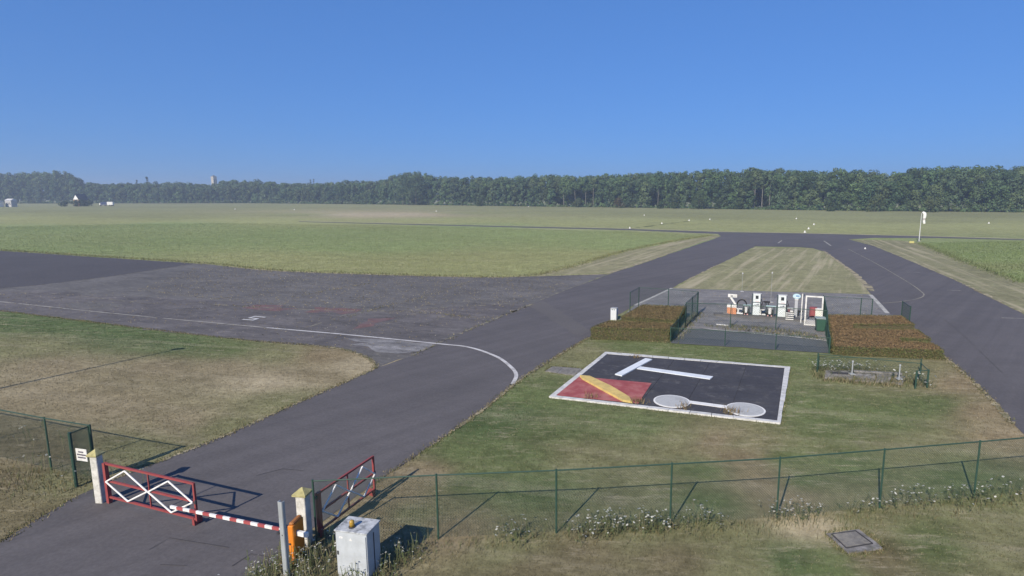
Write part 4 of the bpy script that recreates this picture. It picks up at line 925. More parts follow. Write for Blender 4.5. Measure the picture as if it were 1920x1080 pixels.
def bollard():
    P = G(536, 1086); h = HT(P, 941)
    r = thing('steel_post', 'galvanised steel channel post standing before the barrier box', 'post', P, ga)
    gal = mat('galvanised_steel', (0.40, 0.43, 0.45), 0.5, 0.12, 4, metallic=0.35, dirt=(0.25, 0.25, 0.24), dirt_amt=0.5)
    MB().box((0, 0, h / 2), (0.12, 0.02, h)).build('web', gal, r)
    for sx in (-1, 1): MB().box((sx * 0.063, 0.042, h / 2 - 0.001), (0.014, 0.08, h)).build('flange', gal, r)
    MB().box((0.01, -0.014, 1.2), (0.02, 0.01, 0.03)).build('bolt', MATS['dark_steel'], r)
bollard()
def cabinet():
    hT = 1.32
    f0, f1, b1 = G(627, 993, hT), G(687, 1001, hT), G(707, 975, hT)
    an = math.atan2((f1 - f0).y, (f1 - f0).x); w = (f1 - f0).length; d = 0.64
    P = Vector((f0.x, f0.y, 0))
    r = thing('control_cabinet', 'weathered grey metal control cabinet with amber beacon, bottom of photo', 'cabinet', P, an)
    grey = mat('pale_grey_steel', (0.42, 0.45, 0.48), 0.55, 0.07, 3, dirt=(0.33, 0.35, 0.36), dirt_amt=0.5, dirt_scale=4)
    top_m = mat('weathered_cabinet_top', (0.42, 0.44, 0.46), 0.8, 0.2, 9, dirt=(0.12, 0.13, 0.14), dirt_amt=0.85, dirt_scale=7)
    MB().box((w / 2, d / 2, 0.06), (w * 0.94, d * 0.94, 0.12)).build('plinth', mat('plinth_grey', (0.3, 0.31, 0.32), 0.8, 0.1, 4), r)
    MB().box((w / 2, d / 2, 0.12 + (hT - 0.16) / 2), (w - 0.02, d - 0.02, hT - 0.16), bevel=0.012).build('body', grey, r)
    MB().box((w / 2, d / 2, hT - 0.02), (w + 0.03, d + 0.03, 0.04), bevel=0.01).build('top', top_m, r)
    door = MB().box((w / 2, -0.004, 0.12 + (hT - 0.2) / 2), (w - 0.06, 0.016, hT - 0.24), bevel=0.004).build('door', grey, r)
    MB().box((0.07, -0.016, 0.72), (0.045, 0.012, 0.10)).build('handle', MATS['dark_steel'], door)
    mb = MB(); cxm, cz = w * 0.5, 1.08
    mb.add([(cxm - .045, -.0135, cz), (cxm + .045, -.0135, cz), (cxm, -.0135, cz + .075), (cxm - .045, -.0125, cz), (cxm + .045, -.0125, cz), (cxm, -.0125, cz + .075)], [(0,1,2),(5,4,3),(0,3,4,1),(1,4,5,2),(2,5,3,0)])
    mb.build('warning_triangle', M_WHITE, door)
    MB().box((w * 0.2, -0.0135, 1.14), (0.1, 0.004, 0.05)).build('faded_label', mat('faded_label_print', (0.6, 0.6, 0.6), 0.7, 0.3, 30), door)
    MB().box((w + 0.0005, d * 0.5, 0.66), (0.012, 0.02, hT - 0.3)).build('side_seam', MATS['dark_steel'], r)
    amber = mat('amber_lens', (0.36, 0.22, 0.03), 0.2, 0.08, 6, spec=0.6)
    bx, by = w * 0.42, d * 0.30
    mb = MB(); mb.lathe((bx, by, hT), [(0.085, 0), (0.085, 0.025), (0.075, 0.03)], 16); b = mb.build('beacon_base', MATS['dark_steel'], r)
    mb = MB(); mb.lathe((bx, by, hT + 0.03), [(0.062, 0), (0.064, 0.1), (0.055, 0.14), (0.03, 0.16), (0.0, 0.165)], 16); mb.build('beacon_lens', amber, b, smooth=True)
cabinet()

# lamp post left of the frame that throws the long thin shadow over the left lawn
def lamp_post():
    tip = G(331, 655); h = 7.5; Ls = h / math.tan(SUN_EL)
    P = tip - Vector((math.sin(SUN_AZ), math.cos(SUN_AZ), 0)) * Ls
    r = thing('lamp_post', 'tall slim lamp post left of the photo, shadow crossing the lawn', 'lamp post', P)
    MB().tube([(0, 0, 0), (0, 0, h * 0.6), (0, 0, h)], [0.09, 0.07, 0.05], 10).build('pole', MATS['galvanised_pole'], r)
    MB().box((0.0, 0.0, h + 0.06), (0.65, 0.3, 0.12), 0.5, bevel=0.03).build('lamp_head', MATS['dark_steel'], r)
lamp_post()

# ------------------------------------------------------------------ signal square
def poly_prism(name, pix, z0, z1, m, parent):
    mb = MB(); mb.prism([G(*q) for q in pix], z0, z1); return mb.build(name, m, parent, world=True)
def signals():
    M_BLK = asphalt('black_signal_panel', (0.050, 0.050, 0.058), 0.15, speck=0.5, speck_col=(0.17, 0.165, 0.16), stain=(0.085, 0.083, 0.085), stain_amt=0.55, speck_scale=1.1, patchy=0.12)
    M_KERB = mat('white_kerb_paint', (0.55, 0.55, 0.54), 0.85, 0.12, 3, bump=0.3, bscale=20, dirt=(0.33, 0.33, 0.31), dirt_amt=0.7, dirt_scale=2.5)
    o = [G(*q) for q in ((1135,661.5),(1481,690),(1463,796),(1029,746))]; i_ = [G(*q) for q in ((1138.5,665.5),(1471,691.5),(1457,791.5),(1043,744.3))]
    r = thing('signal_square', 'black ground signal square framed by white kerbs on the lawn', 'signal square', o[3])
    # four by three black boards with open joints
    def bil(u, v): return (i_[3] * (1 - u) * (1 - v) + i_[2] * u * (1 - v) + i_[1] * u * v + i_[0] * (1 - u) * v)
    nu, nv = 5, 4
    for a in range(nu):
        for b in range(nv):
            e = 0.0012; q = [bil(a / nu + e, b / nv + e), bil((a + 1) / nu - e, b / nv + e), bil((a + 1) / nu - e, (b + 1) / nv - e), bil(a / nu + e, (b + 1) / nv - e)]
            mb = MB(); mb.prism(q, 0.0, 0.06 + random.uniform(0, 0.002)); mb.build('panel', M_BLK, r, world=True)
    sub = MB(); sub.prism(i_, 0.0, 0.045); sub.build('bedding', mat('panel_joint', (0.045, 0.045, 0.05), 0.9, 0.1, 3), r, world=True)
    for s in range(4):
        a0, a1, b0, b1 = o[s], o[(s + 1) % 4], i_[s], i_[(s + 1) % 4]; n = 11 if s % 2 == 0 else 9
        for k in range(n):
            t0, t1 = k / n + 0.0012, (k + 1) / n - 0.0012
            j = random.uniform(-0.012, 0.012) * (3 if s == 1 else 1)
            out = (a0 - b0).normalized() * j
            mb = MB(); mb.prism([a0.lerp(a1, t0) + out, a0.lerp(a1, t1) + out, b0.lerp(b1, t1), b0.lerp(b1, t0)], 0, 0.078 + random.uniform(-0.006, 0.006)); mb.build('kerb_stone', M_KERB, r, world=True)
    # signals laid on it
    M_SIGW = mat('white_signal_board', (0.66, 0.70, 0.74), 0.6, 0.05, 3, dirt=(0.5, 0.52, 0.54), dirt_amt=0.4)
    t = thing('landing_t', 'white landing T of two boards on the black square', 'ground signal', G(1195, 690))
    poly_prism('cross_bar', [(1210,675),(1223,677),(1166,708),(1153,705)], 0.064, 0.12, M_SIGW, t)
    poly_prism('stem', [(1200,690),(1337,709),(1331,714),(1194,694)], 0.064, 0.10, M_SIGW, t)
    q = thing('red_signal_square', 'red square panel with raised yellow diagonal bar', 'ground signal', G(1090, 740))
    M_REDP = mat('faded_red_panel', (0.30, 0.074, 0.076), 0.8, 0.15, 1.2, dirt=(0.38, 0.17, 0.15), dirt_amt=0.75, dirt_scale=1.2)
    c4 = [G(*k) for k in ((1086,708.5),(1222,721),(1197,759),(1043,743.5))]; cm = sum(c4, Vector()) / 4
    for a in range(4):
        mb = MB(); tri = [c4[a], c4[(a + 1) % 4], cm]; ctr = sum(tri, Vector()) / 3
        mb.prism([p.lerp(ctr, 0.008) for p in tri], 0.064, 0.082); mb.build('red_panel', M_REDP, q, world=True)
    poly_prism('yellow_bar', [(1087,709.5),(1106,711),(1146,730),(1179,750),(1185,759.5),(1168,757),(1127,734.5),(1092,715)], 0.086, 0.19, mat('yellow_signal_bar', (0.58, 0.43, 0.15), 0.7, 0.12, 2, dirt=(0.36, 0.28, 0.12), dirt_amt=0.6, dirt_scale=3), q)
    d = thing('dumbbell_signal', 'white dumbbell of two discs and a bar on the black square', 'ground signal', G(1330, 764))
    M_DISC = mat('pale_disc_paint', (0.42, 0.43, 0.43), 0.85, 0.1, 2, dirt=(0.26, 0.26, 0.26), dirt_amt=0.6, dirt_scale=2)
    M_RIM = mat('disc_rim_paint', (0.66, 0.66, 0.65), 0.8, 0.08, 3)
    for cx, cy, rx in ((1259.5,755,34), (1397.5,770.5,36)):
        Pc = G(cx, cy); R = rx * MPP(Pc); 
        circ = lambda rad: [Pc + Vector((math.cos(a), math.sin(a), 0)) * rad for a in np.linspace(0, 2 * math.pi, 41)[:-1]]
        mb = MB(); mb.prism(circ(R), 0.064, 0.085); rim = mb.build('disc_rim', M_RIM, d, world=True)
        mb = MB(); mb.prism(circ(R * 0.91), 0.085, 0.092); mb.build('disc', M_DISC, d, world=True)
    poly_prism('bar', [(1292,754),(1366,764),(1364,768.5),(1290,758.5)], 0.064, 0.083, M_RIM, d)
signals()
tufts('panel_weeds', [[(1186,672),(1196,672)], [(1186,757),(1204,757)], [(1276,766),(1290,766)], [(1358,776),(1384,776)], [(1102,748),(1114,748)]], 150, 0.30, 0.03, 0.17, [(0.34, 0.26, 0.13), (0.28, 0.19, 0.09), (0.2, 0.17, 0.08)])
tufts('slab_weeds', [[(1546,1001),(1610,993),(1657,1030),(1590,1039),(1546,1001)], [(1022,697),(1036,688),(1091,692),(1080,705)]], 120, 0.07, 0.02, 0.06, STRAWS + GREENS, z0=0.02)
tufts('kerb_weeds', [[(1029,747),(1463,797)], [(1483,690),(1466,797)], [(1133,661),(1029,746)], [(1135,660.5),(1482,689)]], 45, 0.06, 0.03, 0.06, STRAWS + GREENS, z0=0.0)

# ------------------------------------------------------------------ slabs and manholes
M_OLDC = mat('old_concrete', (0.22, 0.21, 0.205), 0.9, 0.25, 5, bump=0.4, bscale=15, dirt=(0.10, 0.098, 0.085), dirt_amt=0.9, dirt_scale=3)
def slab_thing(name, label, outer, inner, cat):
    P = [G(*q) for q in outer]; r = thing(name, label, cat, P[0])
    mb = MB(); mb.prism(jitter_poly(P, 0.02, 0.15), -0.02, 0.035); mb.build('frame', M_OLDC, r, world=True)
    for q in inner:
        mb = MB(); mb.prism([G(*k) for k in q], 0.03, 0.048); mb.build('lid', mat('lid_concrete', (0.16, 0.152, 0.14), 0.9, 0.25, 5, dirt=(0.27, 0.25, 0.21), dirt_amt=0.7, dirt_scale=6), r, world=True)
    return r
r = slab_thing('manhole_slab', 'weathered concrete manhole slab with lid in the near lawn', [(1548,1002),(1610,994),(1655,1030),(1590,1038)], [[(1562,1004),(1603,999),(1632,1021),(1588,1028)]], 'manhole')
mb = MB()
q = [G(*k) for k in ((1559,1004),(1604,997.5),(1636,1021.5),(1587,1030))]
for a in range(4): mb.bar(q[a] + Vector((0, 0, .04)), q[(a + 1) % 4] + Vector((0, 0, .04)), 0.035, 0.02)
mb.build('gap_seal', M_CRACK, r, world=True)
slab_thing('cover_slab', 'pair of grey concrete cover slabs beside the signal square', [(1022,697),(1036,688),(1091,692),(1080,705)], [[(1024,697),(1037,689),(1056,690.5),(1044,701)], [(1047,701.5),(1059,691),(1088,693),(1078,704)]], 'slab')
def tank_pit():
    r = thing('tank_pit_slab', 'broken concrete tank slab with dark holes inside low fence', 'slab', G(1546, 700))
    M_RUB = mat('rubble_concrete', (0.23, 0.22, 0.21), 0.95, 0.35, 4, bump=0.6, bscale=10, dirt=(0.11, 0.11, 0.085), dirt_amt=0.9, dirt_scale=2.2)
    for q, z in ((((1548,697),(1598,699),(1600,715),(1546,711)), 0.12), (((1601,699.5),(1640,703),(1638,718),(1603,716)), 0.08), (((1642,703),(1672,704.5),(1668,720),(1641,718)), 0.10), (((1675,705),(1697,706.5),(1692,722),(1671,720.5)), 0.05)):
        mb = MB(); mb.prism(jitter_poly([G(*k) for k in q], 0.07, 0.3), -0.05, z); mb.build('slab', M_RUB, r, world=True)
    for px in (1561, 1570, 1579, 1588):
        P = G(px, 703 + (px - 1561) * 0.06); P.z = 0.0
        MB().box((P.x, P.y, 0.125), (0.22, 0.34, 0.02), 0.1).build('hole', M_CRACK, r, world=True)
    mb = MB(); a, b = G(1600, 701), G(1690, 706.5); mb.box(((a.x + b.x) / 2, (a.y + b.y) / 2, 0.16), ((b - a).length, 0.16, 0.09), math.atan2((b - a).y, (b - a).x)); mb.build('lip', M_OLDC, r, world=True)
tank_pit()
for px, by, ty, lab in ((1597,706,679,'pale vent pipe at the middle of the tank slab'), (1685,715,686,'pale vent pipe at the right end of tank slab')):
    P = G(px, by); h = HT(P, ty); r = thing('vent_pipe', lab, 'pipe', P)
    MB().tube([(0, 0, 0), (0, 0, h)], 0.032, 10).build('pipe', mat('pale_grey_pipe', (0.30, 0.32, 0.33), 0.6, 0.1, 4), r)
    MB().lathe((0, 0, h), [(0.05, 0), (0.05, 0.05), (0.02, 0.08)], 10).build('cap', MATS['pale_grey_pipe'], r)
    MB().box((0, 0, 0.14), (0.26, 0.26, 0.05)).build('flange', MATS['pale_grey_pipe'], r)

# ------------------------------------------------------------------ hedges
M_HLEAF = attr_mat('hedge_leaves', 0.8, 0.08, 0.15)
def hedge(name, label, top_pix, h, top_cols, side_cols, dens=650, size=0.034):
    P = [onground(*q, h) for q in top_pix]; n = len(P)
    r = thing(name, label, 'hedge', P[0])
    area = sum(P[i].x * P[(i + 1) % n].y - P[(i + 1) % n].x * P[i].y for i in range(n))
    if area < 0: P.reverse()
    ctr = sum(P, Vector()) / n
    mb = MB(); mb.prism([p.lerp(ctr, 0.015) for p in P], 0.0, h - 0.13); mb.build('branches', mat('hedge_twigs', (0.085, 0.07, 0.042), 0.95, 0.3, 6, bump=0.6, bscale=15), r, world=True)
    flat = [Vector((p.x, p.y, 0)) for p in P]; tr = tessellate_polygon([flat])
    Cn, Nn, Kn = [], [], []
    def pal(c, m): return np.array(c)[RNG.integers(0, len(c), m)] * (1 + RNG.normal(0, 0.12, (m, 1)))
    for t in tr:
        a, b, c = (np.array(flat[i]) for i in t); ar = abs(np.cross(b - a, c - a)[2]) / 2; m = int(ar * dens)
        s = RNG.uniform(0, 1, (m, 2)); s1 = np.sqrt(s[:, :1]); pts = a * (1 - s1) + b * s1 * (1 - s[:, 1:]) + c * s1 * s[:, 1:]
        pts[:, 2] = h - 0.05 + RNG.normal(0, 0.02, m) + 0.022 * np.sin(pts[:, 0] * 3.1 + 1.3 * np.sin(pts[:, 1] * 2.3)) * np.sin(pts[:, 1] * 3.7); Cn.append(pts); nn = np.array([0, 0, 1.0]) + RNG.normal(0, 0.4, (m, 3)); Nn.append(nn); Kn.append(pal(top_cols, m))
    for i in range(n):
        a, b = P[i], P[(i + 1) % n]; L = (b - a).length; m = int(L * h * dens * 1.2); out = np.array([(b - a).y, -(b - a).x, 0]) / max(L, 1e-6)
        t = RNG.uniform(0, 1, (m, 1)); pts = np.array(a) * (1 - t) + np.array(b) * t + out * RNG.normal(0.0, 0.05, (m, 1)); pts[:, 2] = RNG.uniform(0.02, h, m)
        Cn.append(pts); Nn.append(out + RNG.normal(0, 0.5, (m, 3))); Kn.append(pal(side_cols, m))
    Nn = np.concatenate(Nn); Nn /= np.linalg.norm(Nn, axis=1, keepdims=True)
    v, c = leaf_quads(np.concatenate(Cn), Nn, np.array(size), np.clip(np.concatenate(Kn), 0.02, 0.5))
    np_mesh('foliage', v, 4, M_HLEAF, c, parent=r)
BRN = [(0.205, 0.145, 0.075), (0.185, 0.14, 0.07), (0.17, 0.14, 0.068), (0.22, 0.16, 0.085), (0.14, 0.13, 0.06)]
BRN2 = [(0.245, 0.158, 0.085), (0.22, 0.155, 0.08), (0.20, 0.155, 0.078), (0.25, 0.17, 0.092), (0.215, 0.15, 0.078)]
GRN = [(0.13, 0.135, 0.06), (0.11, 0.125, 0.05), (0.17, 0.14, 0.065), (0.085, 0.10, 0.042)]
hedge('clipped_hedge', 'brown-topped clipped hedge in front of the left fuel fence', [(1108,613),(1142,600),(1264,604),(1256,617)], 0.85, BRN, GRN)
hedge('clipped_hedge', 'brown-topped clipped hedge behind the grey post box', [(1164,593),(1205,570.5),(1287,573.5),(1266,600)], 0.85, BRN, GRN)
hedge('scorched_hedge', 'large scorched red-brown hedge with notched rows right of pumps', [(1553,589),(1690,591),(1714,607),(1600,607),(1601,614),(1720,617),(1746,635),(1690,632),(1691,638),(1750,642),(1770,656),(1562,648)], 0.6, BRN2, GRN)

# ------------------------------------------------------------------ fuel yard furniture
M_WPUMP = mat('white_pump_panel', (0.58, 0.63, 0.64), 0.4, 0.06, 2, dirt=(0.40, 0.42, 0.40), dirt_amt=0.6, dirt_scale=3)
M_DKG = mat('dark_teal_side', (0.05, 0.065, 0.075), 0.5, 0.1, 4)
M_BLKR = mat('black_rubber', (0.018, 0.018, 0.02), 0.6, 0.1, 6)
isl = ang((1345, 590), (1500, 602))
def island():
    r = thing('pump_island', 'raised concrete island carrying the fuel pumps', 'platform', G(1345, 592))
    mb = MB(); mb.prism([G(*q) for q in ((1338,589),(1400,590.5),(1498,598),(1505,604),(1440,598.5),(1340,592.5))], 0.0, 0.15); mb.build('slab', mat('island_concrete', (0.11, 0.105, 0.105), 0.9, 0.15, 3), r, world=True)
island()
ZI = 0.152
def pump(label, px, by, ty, wpx):
    P = G(px, by, ZI); h = HT(P, ty) - ZI; w = wpx * MPP(P)
    r = thing('fuel_pump', label, 'fuel pump', P, isl, group='white fuel pumps')
    d = w * 0.75; hb = h * 0.58
    MB().box((-w * 0.06, d / 2 - 0.04, h / 2), (w * 1.14, d * 0.9, h), bevel=0.01).build('casing', M_DKG, r)
    MB().box((0, 0.0, hb / 2 + 0.01), (w * 0.9, d * 0.14, hb - 0.02), bevel=0.01).build('lower_panel', M_WPUMP, r)
    up = MB().box((0, 0.0, hb + 0.06 + (h - hb - 0.06) / 2), (w * 0.92, d * 0.14, h - hb - 0.06), bevel=0.01).build('display_head', M_WPUMP, r)
    zc = hb + 0.06 + (h - hb) * 0.55
    MB().box((w * 0.03, -d * 0.075, zc), (w * 0.36, 0.02, h * 0.15)).build('display', M_GLASS, up)
    MB().box((w * 0.1, -d * 0.075, hb + 0.12), (w * 0.5, 0.014, 0.025)).build('red_stripe', mat('pink_strip', (0.55, 0.32, 0.32), 0.6, 0.1, 5), up)
    mb = MB()
    for k, (x, z, a, b) in enumerate(((-0.22, 0, 0.05, 0.09), (-0.12, -0.03, 0.14, 0.03), (0.03, 0.0, 0.16, 0.05), (0.2, 0.015, 0.16, 0.1))):
        mb.box((w * x, -d * 0.075 - 0.001 * k, hb * 0.86 + z), (w * a, 0.01, b))
    mb.build('emblem', mat('emblem_print', (0.10, 0.11, 0.14), 0.6, 0.1, 5), r)
    MB().box((0, d / 2, h + 0.01), (w * 1.1, d, 0.03), bevel=0.008).build('top_cover', M_GREY_CLAD, r)
    pts = [(w * 0.56, d * 0.4, h * 0.75), (w * 0.8, d * 0.2, h * 0.5), (w * 0.85, 0.0, h * 0.12), (w * 0.7, -0.1, h * 0.08), (w * 0.6, d * 0.2, h * 0.4)]
    MB().tube(pts, 0.03, 6).build('hose', M_BLKR, r)
    MB().box((w * 0.58, d * 0.35, h * 0.46), (0.08, 0.1, 0.3)).build('nozzle', M_BLKR, r)
pump('white fuel pump left of the pair, beside the black hose arch', 1417.5, 591, 551, 14)
pump('white fuel pump right of the pair, beside the striped rack', 1465, 594.5, 554, 15)
def terminal():
    P = G(1371.5, 588.5, ZI); s = MPP(P)
    r = thing('payment_terminal', 'orange and white payment terminal with slanted arm and sign', 'terminal', P, isl)
    w = 16.5 * s; org = mat('brick_orange', (0.50, 0.22, 0.12), 0.8, 0.12, 5)
    h1 = HT(P, 576.5) - ZI; h2 = HT(P, 571.5) - ZI; ht = HT(P, 552) - ZI
    MB().box((0, 0.2, h1 / 2), (w, 0.42, h1)).build('base', org, r)
    MB().box((0, 0.2, (h1 + h2) / 2), (w + 0.03, 0.45, h2 - h1 - 0.002)).build('cap', M_WHITE, r)
    MB().bar((w * 0.40, 0.2, h2), (-w * 0.38, 0.2, ht - 0.06), 0.14, 0.22, up=(0, 1, 0)).build('arm', M_WHITE, r)
    sg = MB().box((w * 0.02, 0.08, ht - 0.12), (w * 1.0, 0.06, 0.26), bevel=0.01).build('sign_panel', M_WHITE, r)
    MB().box((-w * 0.05, 0.045, ht - 0.14), (w * 0.26, 0.012, 0.11)).build('sign_emblem', mat('grey_print', (0.18, 0.19, 0.2), 0.6, 0.1, 5), sg)
    MB().box((w * 0.25, 0.045, ht - 0.13), (w * 0.22, 0.012, 0.03)).build('sign_text_line', MATS['grey_print'], sg)
    MB().box((w * 0.1, -0.02, h1 * 0.5), (0.02, 0.012, h1 * 0.9)).build('door_seam', MATS['dark_steel'], r)
    MB().box((-w * 0.62, 0.2, 0.02), (w * 0.6, 0.5, 0.04)).build('step', M_CONC_PAD, r)
terminal()
def hose_arch():
    a = G(1381, 588, ZI); r = thing('hose_arch', 'black fuel hose looped in an arch between terminal and pump', 'hose', a, isl)
    s = MPP(a); w = 17 * s; h = HT(a, 561.5) - ZI
    MB().tube([(w * (0.5 - 0.5 * math.cos(t)), 0.1, h * 0.62 + h * 0.38 * math.sin(t)) for t in np.linspace(0, math.pi, 13)], 0.055, 8).build('hose', M_BLKR, r)
    for x in (0.0, w): MB().tube([(x, 0.1, 0), (x, 0.1, h * 0.63)], 0.03, 8).build('upright', M_DKG, r)
hose_arch()
def reel_box(label, px, by, ty, wpx):
    P = G(px, by, ZI); s = MPP(P); w = wpx * s; h = HT(P, ty) - ZI
    r = thing('hose_reel', label, 'hose reel', P, isl)
    for sx in (-1, 1): MB().box((sx * w * 0.42, 0.15, h / 2), (w * 0.12, 0.3, h)).build('side_frame', M_DKG, r)
    MB().tube([(-w * 0.34, 0.15, h * 0.35), (w * 0.34, 0.15, h * 0.35)], h * 0.3, 14).build('drum', M_BLKR, r)
    MB().tube([(0, 0.0, h * 0.25), (0, 0.0, h * 0.85)], w * 0.2, 12).build('white_flask', M_WHITE, r)
    MB().box((w * 0.1, 0.15, h + 0.015), (w * 1.1, 0.36, 0.05)).build('cover', mat('pale_teal_steel', (0.42, 0.55, 0.54), 0.5, 0.08, 3), r)
    for sx in (-1, 1): MB().box((sx * w * 0.2, 0.02, 0.05), (0.1, 0.2, 0.08)).build('foot', mat('pink_strip', (0.55, 0.32, 0.32)), r)
reel_box('hose reel with pale cover left of the left fuel pump', 1398.5, 590, 573, 13)
reel_box('hose reel with pale cover left of the right fuel pump', 1443, 593, 575, 16)
def valve_set(label, px, by):
    P = G(px, by, ZI); s = MPP(P); r = thing('valve_block', label, 'valve', P, isl)
    MB().box((0, 0.1, 0.1), (0.5, 0.25, 0.12), bevel=0.02).build('block', M_WHITE, r)
    MB().tube([(-0.15, 0.1, 0.15), (-0.15, 0.1, 0.42)], 0.07, 10).build('valve_stem', M_WHITE, r)
    MB().tube([(0.12, 0.05, 0.16), (0.2, 0.0, 0.3), (0.3, 0.05, 0.12)], 0.05, 8).build('pipe_bend', M_BLKR, r)
    MB().box((-0.05, 0.1, 0.46), (0.42, 0.16, 0.07)).build('top_plate', M_WHITE, r)
valve_set('low white valve block right of the orange terminal', 1387, 590)
valve_set('low white valve block between pump and hose reel', 1429, 592)
def grounding_tee():
    P = G(1436, 589, ZI); r = thing('cable_hanger', 'black T-shaped cable hanger between the two pumps', 'hanger', P, isl); h = HT(P, 567) - ZI
    MB().tube([(0, 0.25, 0), (0, 0.25, h)], 0.04, 8).build('pole', M_DKG, r)
    MB().box((0, 0.25, h), (0.52, 0.12, 0.12), bevel=0.03).build('crossbar', M_BLKR, r)
    for x in (-0.1, 0.13): MB().tube([(x, 0.2, h - 0.05), (x * 1.2, 0.2, h - 0.28)], 0.03, 6).build('cable_loop', M_BLKR, r)
grounding_tee()
def rack():
    P = G(1480, 602); s = MPP(P); w = 14 * s; h = HT(P, 578); r = thing('striped_rack', 'white slatted rack with dark gaps beside right pump', 'rack', P, isl)
    for sx in (-1, 1):
        for y in (0.0, 0.35): MB().box((sx * w * 0.47, y, h / 2), (0.04, 0.04, h)).build('leg', M_DKG, r)
    for k, z in enumerate((0.14, 0.30, 0.46, 0.62)):
        MB().box((0, -0.015, h * z), (w, 0.03, h * 0.075)).build('slat', M_WHITE, r)
    MB().box((0.02, 0.17, h * 0.97), (w * 0.8, 0.34, 0.05)).build('top_shelf', M_WHITE, r)
    MB().box((-w * 0.12, 0.1, h * 0.8), (w * 0.3, 0.22, h * 0.2), bevel=0.03).build('canister', mat('maroon_plastic', (0.16, 0.07, 0.08), 0.6, 0.1, 4), r)
    MB().box((w * 0.2, 0.0, h * 0.78), (w * 0.4, 0.1, 0.1)).build('tray', M_WHITE, r)
rack()
def oval_sign():
    P = G(1491.5, 595); s = MPP(P); h = HT(P, 551); r = thing('oval_sign', 'pale blue oval sign on a grey pillar between pump and frame', 'sign', P, isl)
    zc = h - 0.19; w = 14 * s
    mb = MB(); n = 22
    ring = lambda y, k: [(math.cos(a) * w / 2 * k, y, zc + math.sin(a) * 0.2 * k) for a in np.linspace(0, 2 * math.pi, n + 1)[:-1]]
    mb.add(ring(-0.06, 0.96) + ring(-0.04, 1.0) + ring(0.04, 1.0), [tuple(range(n))] + [(i, n + i, n + (i + 1) % n, (i + 1) % n) for i in range(n)] + [(n + i, 2 * n + i, 2 * n + (i + 1) % n, n + (i + 1) % n) for i in range(n)] + [tuple(reversed(range(2 * n, 3 * n)))])
    o = mb.build('oval_panel', mat('pale_blue_panel', (0.42, 0.58, 0.64), 0.5, 0.06, 3), r)
    MB().box((w * 0.12, -0.066, zc + 0.03), (w * 0.42, 0.008, 0.09)).build('blue_emblem', mat('blue_emblem_paint', (0.12, 0.22, 0.42), 0.5, 0.08, 4), o)
    MB().box((-w * 0.08, -0.066, zc - 0.08), (w * 0.6, 0.006, 0.035)).build('white_emblem_line', M_WHITE, o)
    MB().box((0, 0, (zc - 0.2) / 2), (0.22, 0.14, zc - 0.2)).build('pillar', mat('pale_grey_pillar', (0.36, 0.38, 0.41), 0.6, 0.08, 3), r)
    MB().box((0, -0.005, zc - 0.25), (0.26, 0.18, 0.08)).build('collar', M_WHITE, r)
oval_sign()
def nozzle_stand():
    P = G(1496, 593); r = thing('nozzle_holder', 'black angular nozzle holder right of the oval sign', 'nozzle', P, isl)
    MB().bar((0, 0, 0), (0.06, 0, 0.42), 0.13, 0.1).build('stem', M_BLKR, r); MB().box((0.14, 0, 0.42), (0.42, 0.1, 0.12), bevel=0.02).build('arm', M_BLKR, r)
nozzle_stand()
def door_frame():
    P = G(1524, 611); s = MPP(P); w = 31 * s; h = HT(P, 555); r = thing('steel_gantry', 'tall open white steel frame at the yard right end', 'gantry', P, isl)
    t = 0.1
    for sx in (-1, 1): MB().box((sx * (w / 2 - t / 2), 0, h / 2), (t, 0.1, h)).build('upright', M_WHITE, r)
    MB().box((0, 0, h - t / 2), (w - 2 * t, 0.1, t)).build('lintel', M_WHITE, r)
    MB().box((0, 0, 0.06), (w - 2 * t, 0.1, 0.07)).build('sill', M_WHITE, r)
    for sx in (-1, 1): MB().box((sx * (w / 2 - t / 2) - (0.28 if sx < 0 else -0.02), 0.7 if sx < 0 else 0.75, h / 2), (0.07, 0.07, h)).build('rear_upright', M_WHITE if sx < 0 else M_DKG, r)
    MB().box((-w / 2 - 0.1, 0.35, h - 0.05), (0.06, 0.65, 0.06)).build('top_brace', M_DKG, r)
    MB().box((-0.1, 0.2, 0.25), (w * 0.62, 0.3, 0.3)).build('grey_plinth', mat('plinth_plate', (0.33, 0.33, 0.34), 0.8, 0.08, 3), r)
door_frame()
def drum_red():
    P = G(1524, 594); r = thing('red_drum', 'faded red drum seen through the white frame', 'drum', P, isl); h = HT(P, 576)
    MB().lathe((0, 0, 0), [(0.28, 0), (0.28, h * 0.33), (0.30, h * 0.34), (0.28, h * 0.36), (0.28, h * 0.66), (0.30, h * 0.67), (0.28, h * 0.69), (0.28, h), (0.25, h + 0.005)], 18).build('barrel', mat('faded_red_steel', (0.27, 0.075, 0.08), 0.6, 0.12, 4), r)
    MB().lathe((0.1, -0.1, h + 0.005), [(0.04, 0), (0.04, 0.03), (0.0, 0.035)], 8).build('bung', M_DKG, r)
drum_red()
def white_box():
    P = G(1536, 596); r = thing('white_chest', 'white chest with pale lid beside the red drum', 'chest', P, isl); h = HT(P, 579)
    MB().box((0, 0.2, h * 0.45), (0.62, 0.42, h * 0.9), bevel=0.02).build('body', mat('cream_steel', (0.62, 0.64, 0.58), 0.6, 0.06, 3), r); MB().box((0, 0.2, h * 0.95), (0.66, 0.46, h * 0.09), bevel=0.015).build('lid', M_WHITE, r)
white_box()
